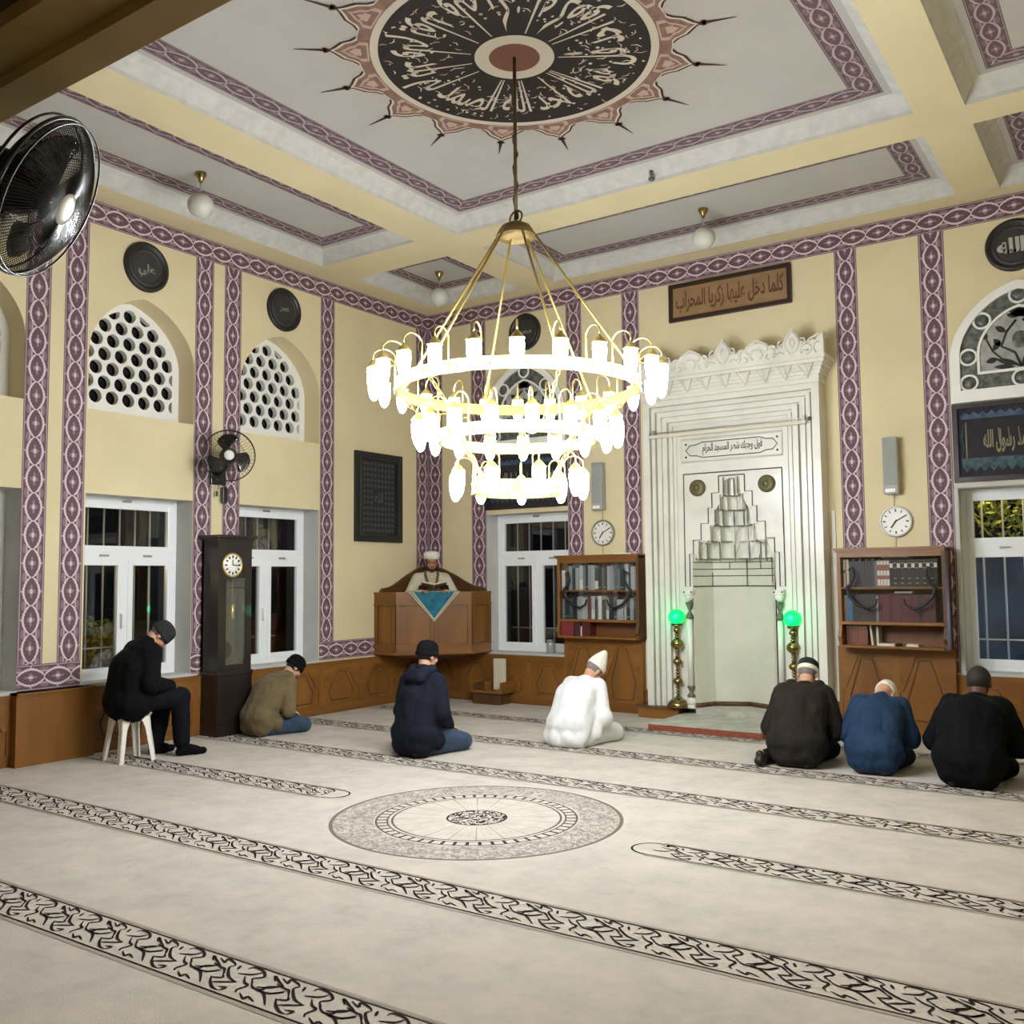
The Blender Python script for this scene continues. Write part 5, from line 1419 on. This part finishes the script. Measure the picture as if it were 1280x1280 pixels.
def hat(kind, M, mats, parent):
    """caps in the head's own frame"""
    def lat(prof, mi=0, n=32, sx=.90, sy=1.10, oy=-.012):
        mb = MB(); mb.lathe(prof, (0, 0, 0), n, mi, sx=sx, sy=sy); mb.v = [tuple(M @ V3((x, y+oy, z))) for x, y, z in mb.v]; return mb
    m = mats
    if kind == 'beanie':
        o = lat([(.094, .0), (.101, .012), (.102, .05), (.096, .085), (.078, .115), (.045, .135), (0, .142)]); o.build('knitted_cap', m[0], parent)
        lat([(.100, -.012), (.106, -.006), (.107, .03), (.101, .036), (.098, .03)]).build('cap_cuff', m[0], parent)
    elif kind == 'skullcap':
        lat([(.094, .005), (.099, .012), (.1, .035), (.098, .075), (.092, .100), (.070, .118), (.03, .126), (0, .127)]).build('skullcap', m[0], parent)
        if len(m) > 1: lat([(.098, .0), (.1035, .006), (.103, .036), (.098, .042)]).build('cap_band', m[1], parent)
    elif kind == 'cone':
        mb = MB(); pr = [(.101, .018), (.104, .03), (.098, .07), (.076, .125), (.050, .175), (.030, .21), (.014, .225), (0, .228)]
        mb.lathe(pr, (0, 0, 0), 32, 0, sx=.90, sy=1.08)
        mb.v = [tuple(M @ V3((x, y-.012-max(0, z-.05)*.16, z))) for x, y, z in mb.v]; mb.build('pointed_cap', m[0], parent)
    elif kind == 'turban':
        mb = MB(); prof = [(.100, .040), (.108, .046), (.116, .070), (.118, .095), (.114, .112), (.105, .118), (.09, .12)]
        mb = lat(prof, sx=.94, sy=1.06); mb.build('turban', m[0], parent)
        lat([(.098, .116), (.094, .126), (.07, .134), (0, .138)], sx=.94, sy=1.06).build('turban_crown', m[1], parent)
def hair(M, m, parent, z0=-.055, thin=.004, front=.045, name='hair', cut=None):
    """close crop over the back and top of the skull"""
    bm = bmesh.new(); bmesh.ops.create_uvsphere(bm, u_segments=32, v_segments=20, radius=.094+thin)
    for v in bm.verts: v.co = V3((v.co.x*.87, v.co.y*1.06-.014, v.co.z*1.0+.022))
    dele = [f for f in bm.faces if (f.calc_center_median().z < z0+.06*max(0, f.calc_center_median().y/.1)+0 or (f.calc_center_median().y > front and f.calc_center_median().z < .075))]
    bmesh.ops.delete(bm, geom=dele, context='FACES')
    mb = MB(); mb.bm(bm, 0, True, M); o = mb.build(name, m, parent); sm = o.modifiers.new('t', 'SOLIDIFY'); sm.thickness = .012; sm.offset = -1
    return o
def person(label, loc, rz, h, pose='kneel', hp=20, hy=0, roll=0, sc=1.0, bulk=1.0, wide=1.0, jacket=None, trousers=None, skin=SKIN, hatk=None, hatm=None, hairm=HAIRB,
           hood=False, robe=False, socks=None, cuff=None, collar=True, slump=1.5, elbow=.30, hz=None, feet_out=0, seed=0, arms=None, kny=.42, knx=.17, Lfix=None, group='seated worshippers'):
    t = thing('person', label, 'person', loc, rz, group)
    B = V3(loc); Rz = Matrix.Rotation(rz, 4, 'Z')
    W = lambda x, y, z: tuple(B+(Rz @ (V3((x, y, z))*sc)))
    hip = V3((0, -.06, .20)) if pose == 'kneel' else V3((0, -.02, hz))
    hpr = radians(hp)
    def spine(L):
        d1 = V3((0, sin(L), cos(L))); ch = hip+d1*.30; L2 = L*(1+slump); d2 = V3((0, sin(L2), cos(L2))); sh = ch+d2*.21
        nb = sh+d2*.03; L3 = .5*L2+.4*hpr; d3 = V3((0, sin(L3), cos(L3))); nt = nb+d3*.085; d4 = V3((0, sin(hpr), cos(hpr))); hc = nt+d4*.095+V3((0, cos(hpr)*.022, -sin(hpr)*.022))
        return ch, sh, nb, nt, hc
    lo_, hi_ = radians(-5), radians(75)
    for _ in range(30):
        L = (lo_+hi_)/2; top = spine(L)[4].z+.12
        if top*sc > h: lo_ = L
        else: hi_ = L
    if Lfix is not None: L = radians(Lfix)
    ch, sh, nb, nt, hc = spine(L); L2 = L*(1+slump); d2 = V3((0, sin(L2), cos(L2)))
    bk = bulk
    S = {s: sh+V3((s*.165*wide, 0, 0))-d2*.035 for s in (-1, 1)}
    if arms: EL, WR = arms
    else:
        kz = .24 if pose == 'kneel' else hz+.11
        EL = {s: V3((s*elbow*wide, sh.y*.7-.02, max(.27, sh.z-.31))) for s in (-1, 1)}
        WR = {s: V3((s*.11, .27 if pose == 'kneel' else .33, kz)) for s in (-1, 1)}
    if pose == 'kneel':
        KN = {s: V3((s*knx, kny, .085)) for s in (-1, 1)}; AN = {s: V3((s*.10-feet_out*(s < 0)*.17, -.05-feet_out*(s < 0)*.09, .06)) for s in (-1, 1)}
    else:
        KN = {1: V3((.15, .42, hz+.01)), -1: V3((-.13, .40, hz+.01))}; AN = {1: V3((.17, .44, .09)), -1: V3((-.10, .30, .09))}
    # ---- body: one continuous skin
    mb = MB(); C = lambda a, b_, r0, r1, n=12: mb.capsule(W(*a), W(*b_), r0*sc, r1*sc, n)
    C(hip, ch, .12, .11); C(ch, sh-d2*.05, .11, .07); C(sh-d2*.04, nt, .062, .056)
    for s in (-1, 1):
        C(sh-d2*.04, S[s], .05, .05); C(S[s], EL[s], .05, .04); C(EL[s], WR[s], .040, .028)
        C(hip+V3((s*.09, 0, 0)), KN[s], .075, .058); C(KN[s], AN[s], .05, .035)
    M = Matrix.Translation(B) @ Rz @ Matrix.Diagonal((sc, sc, sc, 1)) @ head_frame(hc, hpr, radians(hy), radians(roll))
    head_shapes(mb, M); mb.capsule(M @ V3((0, -.03, -.05)), W(*nb), .058*sc, .06*sc)
    dl = Rz.to_3x3()
    for s in (-1, 1):
        dd = (V3((-s*.25, 1, -.25)) if not arms else V3((-s*.35, .9, .25))); hand(mb, W(*(WR[s]+(WR[s]-EL[s]).normalized()*.01)), dl @ dd, dl @ V3((0, .2, 1)), s, .35, sc)
        if pose == 'kneel':
            C(AN[s], AN[s]+V3((0, -.07, -.015)), .04, .035); C(AN[s]+V3((0, -.05, 0)), AN[s]+V3((0, -.06, .05)), .035, .03)
        else: C(AN[s], AN[s]+V3((s*.04, .15, -.05)), .042, .032)
    bd = remeshed(mb, .0075*sc, 2)
    Mi = M.inverted()
    for i, f in enumerate(bd.f):
        p = Mi @ V3(bd.v[f[0]])
        for s in (-1, 1):
            if abs(p.x-s*.032) < .013 and abs(p.z-.001) < .006 and p.y > .06: bd.m[i] = 1
        if abs(p.x) < .024 and abs(p.z+.070) < .007 and p.y > .07: bd.m[i] = 2
    bd.build('body', [skin, EYE, LIP], t)
    # ---- trousers
    if trousers and not robe:
        mb = MB()
        for s in (-1, 1):
            C(hip+V3((s*.085, 0, 0)), KN[s], .112, .085 if pose == 'kneel' else .098); C(KN[s], AN[s]+(KN[s]-AN[s]).normalized()*.05, .082 if pose == 'kneel' else .094, .058 if pose == 'kneel' else .080)
        C(hip+V3((-.08, 0, 0)), hip+V3((.08, 0, 0)), .13, .13)
        remeshed(mb, .013*sc, 3, .010, 9, seed+3).build('trousers', trousers, t)
        for s in (-1, 1):
            mb = MB()
            if pose == 'kneel': C(AN[s]+V3((0, .03, 0)), AN[s]+V3((0, -.10, -.012)), .045, .045); C(AN[s]+V3((0, -.06, 0)), AN[s]+V3((0, -.085, .04)), .04, .036)
            else:
                C(AN[s]+V3((0, 0, .06)), AN[s]+V3((0, 0, -.035)), .050, .052); C(AN[s]+V3((s*.01, .03, -.02)), AN[s]+V3((s*.035, .12, -.045)), .050, .046); C(AN[s]+V3((0, -.03, -.05)), AN[s]+V3((s*.05, .19, -.055)), .038, .034)
                C(AN[s]+V3((-s*.01, .08, -.045)), AN[s]+V3((s*.04, .13, -.05)), .045, .042)
            remeshed(mb, .009*sc, 2).build('sock' if pose == 'kneel' else 'shoe', socks or HAIRB, t)
    # ---- jacket or robe
    mb = MB(); w = wide
    C(hip+V3((-.085*w, 0, -.0)), hip+V3((.085*w, 0, -.0)), .165*bk, .165*bk, 16); C(hip+V3((0, 0, 0)), ch, .175*bk, .168*bk, 16)
    for s in (-1, 1):
        C(hip+V3((s*.075*w, -.01, 0)), ch+V3((s*.095*w, 0, 0)), .15*bk, .135*bk, 14); C(ch+V3((s*.095*w, 0, 0)), S[s]-V3((s*.03, 0, 0)), .135*bk, .092*bk, 14)
        C(S[s], EL[s], .092*bk, .078*bk, 14); C(EL[s], WR[s], .078*bk, .056*bk, 14)
        C(sh+d2*.015, S[s], .074*bk, .082*bk, 14)
    C(ch, sh-d2*.03, .15*bk, .11*bk, 14)
    hem = .06 if pose == 'kneel' else 0
    if pose == 'kneel':
        C((-.10*w, -.105, .11), (.10*w, -.105, .11), .112*bk, .112*bk, 14); C((-.14*w, .05, .14), (.14*w, .05, .14), .10, .10)
    else: C(hip+V3((-.11*w, .06, -.0)), hip+V3((.11*w, .06, -.0)), .12*bk, .12*bk)
    if robe:
        for s in (-1, 1):
            C(S[s]-V3((s*.02, 0, .02)), (s*.17, -.12, .10), .085, .085); C(S[s], (s*.22, .06, .12), .085, .08); C(sh-d2*.03, (s*.07, -.17, .09), .09, .09)
            C(hip+V3((s*.085, 0, -.05)), KN[s]+V3((s*.02, .03, .0)), .15, .105); C(KN[s], AN[s]+V3((s*.05, -.02, .0)), .09, .085)
            C(EL[s], WR[s]+V3((0, 0, -.03)), .10, .085)
        C((-.15, -.13, .07), (.15, -.13, .07), .09, .09); C((-.10, -.19, .045), (.06, -.20, .045), .05, .05); C((0, .1, .16), (0, kny-.04, .12), .14, .09)
    if collar: C(sh+d2*.01, nb+d2*.045+V3((0, -.012, 0)), .088*bk, .074)
    jk = remeshed(mb, .013*sc, 4 if not robe else 7, .014 if not robe else 0, 7, seed)
    if robe:
        q_ = []
        for (x, y, z) in jk.v:
            k_ = max(0, min(1, (W(*sh)[2]-z)/.35)); n_ = noise.noise(V3((x*9, y*9, z*1.6)))*.012*k_+noise.noise(V3((x*21, y*21, z*3)))*.006*k_
            d_ = V3((x-W(*hip)[0], y-W(*hip)[1], 0)); d_ = d_.normalized() if d_.length > .01 else V3((0, 0, 0)); q_.append((x+d_.x*n_, y+d_.y*n_, z))
        jk.v = q_
    jk.v = [(x, y, max(z, B.z+.004)) for x, y, z in jk.v]
    jk.build('robe' if robe else 'jacket', jacket, t)
    if hood:
        mb = MB()
        for k in range(9):
            a0, a1 = radians(180+180*k/9), radians(180+180*(k+1)/9)
            c0 = sh+d2*.06; r = .105*hood
            C(c0+V3((r*cos(a0), r*.9*sin(a0)-.02, -.035*sin(a0)*-1+.02)), c0+V3((r*cos(a1), r*.9*sin(a1)-.02, .035*sin(a1)+.02)), .052*hood, .052*hood)
        C(sh+V3((-.06, -.11*hood, .01)), sh+V3((.06, -.11*hood, .01)), .06*hood, .06*hood); C(sh+V3((0, -.105*hood, .0)), sh+V3((0, -.115*hood, -.085)), .045*hood, .030); C(sh+V3((-.05, -.105*hood, .0)), sh+V3((-.02, -.115*hood, -.07)), .04*hood, .03); C(sh+V3((.05, -.105*hood, .0)), sh+V3((.02, -.115*hood, -.07)), .04*hood, .03)
        remeshed(mb, .011*sc, 7, .007, 10, seed+1).build('hood', jacket, t)
    if hatk: hat(hatk, M, hatm, t)
    if hairm: hair(M, hairm, t, z0=(-.055 if hatk else -.06), thin=.003 if hatk else .006)
    return t, M, dict(W=W, ch=ch, sh=sh, nb=nb, d2=d2, EL=EL, WR=WR, hip=hip, C=C)
def back(loc, rz, d=.22): return (loc[0]-sin(rz)*d, loc[1]+cos(rz)*d, 0)
JB = cloth_mat('jacket_black', (13, 13, 15)); JB2 = cloth_mat('coat_black', (12, 13, 16)); JN = cloth_mat('jacket_navy', (27, 30, 41)); JT = cloth_mat('jacket_khaki', (112, 98, 70))
JO = cloth_mat('jacket_olive', (42, 38, 32)); JBL = cloth_mat('jacket_blue', (40, 60, 88)); RW = cloth_mat('robe_white', (228, 228, 226), (214, 214, 212)); RC = cloth_mat('robe_cream', (206, 198, 176), (190, 182, 160))
TJ = cloth_mat('jeans_blue', (58, 76, 98)); TD = cloth_mat('trousers_dark', (17, 18, 24)); TN = cloth_mat('trousers_navy', (30, 34, 46)); TG = cloth_mat('trousers_grey', (170, 164, 150))
KB = cloth_mat('knit_black', (15, 15, 17), scale=30); KG = cloth_mat('knit_green', (38, 50, 38), scale=30); KW = cloth_mat('knit_white', (230, 224, 208), (214, 206, 190), scale=30); KD = cloth_mat('knit_grey', (48, 50, 48), scale=30)

person('person in a black hooded jacket sitting on the white stool, head bowed', (.645, -5.17, 0), radians(-10), 1.17, 'sit', hp=58, hy=-20, hz=.545, Lfix=6, jacket=JB, trousers=TD, hatk='beanie', hatm=[KD], hairm=HAIRG, hood=.9, skin=SKIN, socks=JB, seed=1, bulk=1.18, elbow=.26, slump=4.6)
person('person in a khaki hooded jacket and jeans kneeling beside the longcase clock', back((.57, -3.74), radians(-8)), radians(-8), .81, hp=42, hy=-12, jacket=JT, trousers=TJ, hatk='beanie', hatm=[KB], hood=.95, sc=.97, seed=2, bulk=1.02, elbow=.25)
person('person in a dark navy hooded jacket and jeans kneeling upright near the pulpit', back((2.79, -3.76), radians(-2)), radians(-2), 1.05, hp=8, hy=-12, slump=.8, jacket=JN, trousers=TJ, hatk='beanie', hatm=[KB], hood=1.0, sc=1.03, seed=3, bulk=1.02, elbow=.25)
person('person in a white robe and pointed white cap kneeling before the left bookcase', back((3.72, -2.52), radians(-4)), radians(-4), .82, hp=44, hy=-16, roll=8, jacket=RW, robe=True, trousers=TG, hatk='cone', hatm=[KW], sc=1.0, seed=4, bulk=1.0, wide=.98, elbow=.27, collar=False, hairm=HAIRG)
person('person in a dark olive hooded coat and green cap kneeling before the niche step', back((5.97, -2.38), radians(4)), radians(4), .88, hp=34, jacket=JO, trousers=TD, hatk='skullcap', hatm=[KG, KW], hairm=HAIRG, hood=1.15, sc=1.04, seed=5, bulk=1.04, wide=1.0, feet_out=1, elbow=.28)
person('person in a blue jacket and white skullcap bowing low between two dark coats', back((6.60, -2.35), radians(2)), radians(2), .71, hp=76, hy=-8, jacket=JBL, trousers=TN, hatk='skullcap', hatm=[KW], sc=.98, seed=6, bulk=1.0, wide=.98, elbow=.275, hairm=None)
person('bareheaded person with cropped hair in a black coat kneeling at the right', back((7.34, -2.47), radians(-2)), radians(-2), .89, hp=16, jacket=JB2, trousers=TD, skin=SKIND, hairm=mat('hair_cropped', (38, 29, 25), .7), sc=1.08, seed=7, bulk=1.06, wide=1.0, elbow=.29)
person('person in a black jacket mostly cut off by the right edge', back((8.14, -2.40), 0), 0, .93, hp=20, jacket=JB, trousers=TD, sc=1.05, seed=8, bulk=1.08, wide=1.06, elbow=.31)

# the reader in the corner pulpit
IM, IR = (.47, -.52, .985), radians(-135)
ae = {s: V3((s*.325, .12, .40)) for s in (-1, 1)}; aw = {s: V3((s*.165, .33, .49)) for s in (-1, 1)}
t, M, J = person('bearded person in a cream robe and white turban reading in the corner pulpit', IM, IR, 1.04-.015, hp=9, jacket=RC, robe=True, trousers=TG, hatk='turban', hatm=[KW, mat('turban_top', (236, 234, 230), .8)], skin=SKINT, seed=9, kny=.17, knx=.24, arms=(ae, aw), group=None, sc=1.0, slump=.4, wide=1.06, collar=False)
P = lambda *a: M @ V3(a)
mb = MB(); C_ = lambda a, b_, r0, r1: mb.capsule(P(*a), P(*b_), r0, r1)
C_((-.045, .035, -.092), (.045, .035, -.092), .030, .030); C_((0, .05, -.10), (0, .07, -.112), .034, .026); C_((-.064, .01, -.04), (-.05, .03, -.088), .014, .026); C_((.064, .01, -.04), (.05, .03, -.088), .014, .026); C_((-.025, .090, -.057), (.025, .090, -.057), .007, .007)
remeshed(mb, .006, 2).build('beard', HAIRB, t)
mb = MB()
for s in (-1, 1): mb.tube([P(s*.033+.025*cos(a), .098, .0+.019*sin(a)) for a in [2*pi*k/20 for k in range(20)]], .0026, 5, closed=True); mb.tube([P(s*.057, .097, .004), P(s*.084, .02, .004)], .0022, 5)
mb.tube([P(-.009, .101, .003), P(.009, .101, .003)], .0026, 5); mb.build('glasses', M_black, t)
mb = MB()
W = J['W']; sh = J['sh']; ch = J['ch']
for s in (-1, 1): mb.tube([W(s*.075, sh.y-.02, sh.z+.075), W(s*.085, sh.y+.075, sh.z+.03), W(s*.06, sh.y+.135, sh.z-.08), W(s*.02, sh.y+.165, sh.z-.20), W(s*.012, sh.y+.175, sh.z-.33)], [.014, .020, .019, .016, .014], 7)
mb.build('robe_trim', mat('trim_brown', (104, 82, 58), .8), t)
mb = MB()
V_ = [W(0, sh.y+.140, sh.z-.22), W(-.062, sh.y+.10, sh.z-.02), W(-.03, sh.y+.085, sh.z+.03), W(.03, sh.y+.085, sh.z+.03), W(.062, sh.y+.10, sh.z-.02)]
mb.add(V_, [(0, 1, 2, 3, 4)]); mb.build('shirt_front', mat('shirt_buff', (176, 164, 128), .8), t)
# folding stand with an open book on the pulpit edge
f = V3((1, -1, 0)).normalized(); r_ = V3((-1, -1, 0)).normalized(); sc0 = V3((.47, -.52, 0))+f*.375
t = thing('book_stand', 'dark wooden folding book stand on the pulpit edge', 'book stand', (*sc0.xy, 1.485))
for s in (-1, 1):
    mb = MB(); a = sc0+r_*s*.14
    pts = [(-.065, -.045, 1.487), (.065, -.045, 1.487), (.055, -.05, 1.57), (-.045, -.055, 1.59)]
    v = []
    for dd in (-.012, .012):
        for u, w_, z in pts: v.append(a+r_*s*u+f*(w_*.4+dd+(z-1.487)*-.1)+V3((0, 0, z)))
    mb.add(v, [(0, 1, 2, 3), (7, 6, 5, 4)]+[(k, (k+1) % 4, 4+(k+1) % 4, 4+k) for k in range(4)]); mb.build('wing', mat('stand_dark', (26, 19, 16), .8, spec=.1), t, fix=True)
mb = MB(); mb.tube([sc0+r_*.13+V3((0, 0, 1.50)), sc0-r_*.13+V3((0, 0, 1.50))], .014, 8); mb.build('hinge_bar', mat('stand_brown', (78, 56, 40), .5), t)
t = thing('open_book', 'open book with a brown cover held by the reader in the pulpit', 'book', (*sc0.xy, 1.52))
for s in (-1, 1):
    for nm, th, off, mm in (('cover', .006, 0, mat('cover_brown', (112, 84, 56), .6)), ('pages', .014, .007, M_page)):
        mb = MB(); v = []
        for zz in (0, th):
            for u, w_ in ((0.004, 0), (.165, 0), (.165, .16), (.004, .16)):
                q = sc0+r_*s*u*(1 if nm == 'cover' else .95)-f*(w_*.80-.03)+V3((0, 0, 1.525+off+zz+u*.22+(.16-w_)*.42-.02)); v.append(q)
        mb.add(v, [(3, 2, 1, 0), (4, 5, 6, 7), (0, 1, 5, 4), (1, 2, 6, 5), (2, 3, 7, 6), (3, 0, 4, 7)]); mb.build(nm, mm, t, fix=True)
# ================================================================== beyond the windows
M_leaf = mat('leaf_yellow', (150, 150, 60), .7, c2=(96, 108, 40), scale=12); M_leafd = mat('leaf_dark', (52, 64, 34), .7)
def bush(c, r, n, label, m, seed, sz=.05):
    rn = random.Random(seed); mb = MB()
    for k in range(n):
        d = V3((rn.gauss(0, 1), rn.gauss(0, 1), rn.gauss(0, 1))).normalized()*rn.uniform(.55, 1)
        p = V3(c)+V3((d.x*r[0], d.y*r[1], d.z*r[2])); a = V3((rn.uniform(-1, 1), rn.uniform(-1, 1), rn.uniform(-1, 1))).normalized(); b_ = a.orthogonal().normalized(); s = sz*rn.uniform(.6, 1.2)
        mb.add([p-a*s, p+b_*s*.45, p+a*s, p-b_*s*.45], [(0, 1, 2, 3)])
    t = thing('shrub', label, 'shrub', (c[0], c[1], 0)); o = mb.build('foliage', m, t)
    mb = MB(); mb.tube([(c[0], c[1], -.3), (c[0]+.03, c[1], c[2]*.6), (c[0], c[1]+.04, c[2])], [.05, .035, .02], 7); mb.build('stem', M_woodd, t)
bush((-1.7, -4.35, .95), (.55, .75, .34), 700, 'yellow-lit shrub seen through the window behind the stool', M_leaf, 3)
bush((7.7, 2.0, 2.55), (1.3, .7, .55), 1500, 'leafy branches lit yellow at the top of the right window', M_leaf, 4, .055)
for loc, e, col in (((-1.3, -4.9, 1.9), 26, (1, .85, .45)), ((7.0, 1.2, 3.1), 110, (1, .9, .5)), ((7.8, 1.1, 1.2), 55, (.45, .65, 1))):
    l = D.lights.new('yard_light', 'POINT'); l.energy = e; l.color = col; l.shadow_soft_size = .1; o = D.objects.new('yard_light', l); COL.objects.link(o); o.location = loc
mb = MB(); mb.box(5.5, 9.6, 3.0, 3.1, -.3, 1.9); o = mb.build('yard_wall', mat('yard_blue', (86, 104, 128), .7, c2=(60, 74, 94), scale=2)); setp(o, 'bluish yard wall outside the right window', 'wall', kind='structure')
mb = MB(); mb.box(-3.4, -3.3, -9, -1, -.3, 1.1); o = mb.build('garden_wall', mat('yard_grey', (110, 110, 106), .8)); setp(o, 'low grey wall outside the left windows', 'wall', kind='structure')
mb = MB(); mb.box(-8, -.4, -14, 6, -.5, -.3); mb.box(-.4, 14, .4, 6, -.5, -.3); o = mb.build('yard_ground', mat('yard_ground', (60, 60, 56), .9)); setp(o, kind='structure')
# ------------------------------------------------------------------ camera
cd = D.cameras.new('camera'); co = D.objects.new('camera', cd); COL.objects.link(co)
F, YAW, PIT, ROLL = 1188.93, CAMR[0], CAMR[1], CAMR[2]
cd.sensor_width = 36; cd.lens = F/1280*36; cd.clip_start = .05
fw = Vector((-sin(YAW)*cos(PIT), cos(YAW)*cos(PIT), sin(PIT))); r0 = Vector((cos(YAW), sin(YAW), 0)); u0 = r0.cross(fw)
rr = cos(ROLL)*r0+sin(ROLL)*u0; uu = rr.cross(fw)
co.matrix_world = Matrix(((rr.x, uu.x, -fw.x, CAMP[0]), (rr.y, uu.y, -fw.y, CAMP[1]), (rr.z, uu.z, -fw.z, CAMP[2]), (0, 0, 0, 1)))
SC.camera = co
vs_ = SC.view_settings; vs_.view_transform = 'Standard'; vs_.look = 'None'; vs_.gamma = 1; vs_.use_curve_mapping = False
vs_.exposure = EXPOSURE
w = D.worlds.new('night'); SC.world = w; w.use_nodes = True
w.node_tree.nodes['Background'].inputs[0].default_value = (.01, .012, .016, 1); w.node_tree.nodes['Background'].inputs[1].default_value = .3
SC.cycles.use_denoising = True
SC.cycles.max_bounces = 8; SC.cycles.diffuse_bounces = 4; SC.cycles.glossy_bounces = 3; SC.cycles.transparent_max_bounces = 12
SC.cycles.sample_clamp_indirect = 6
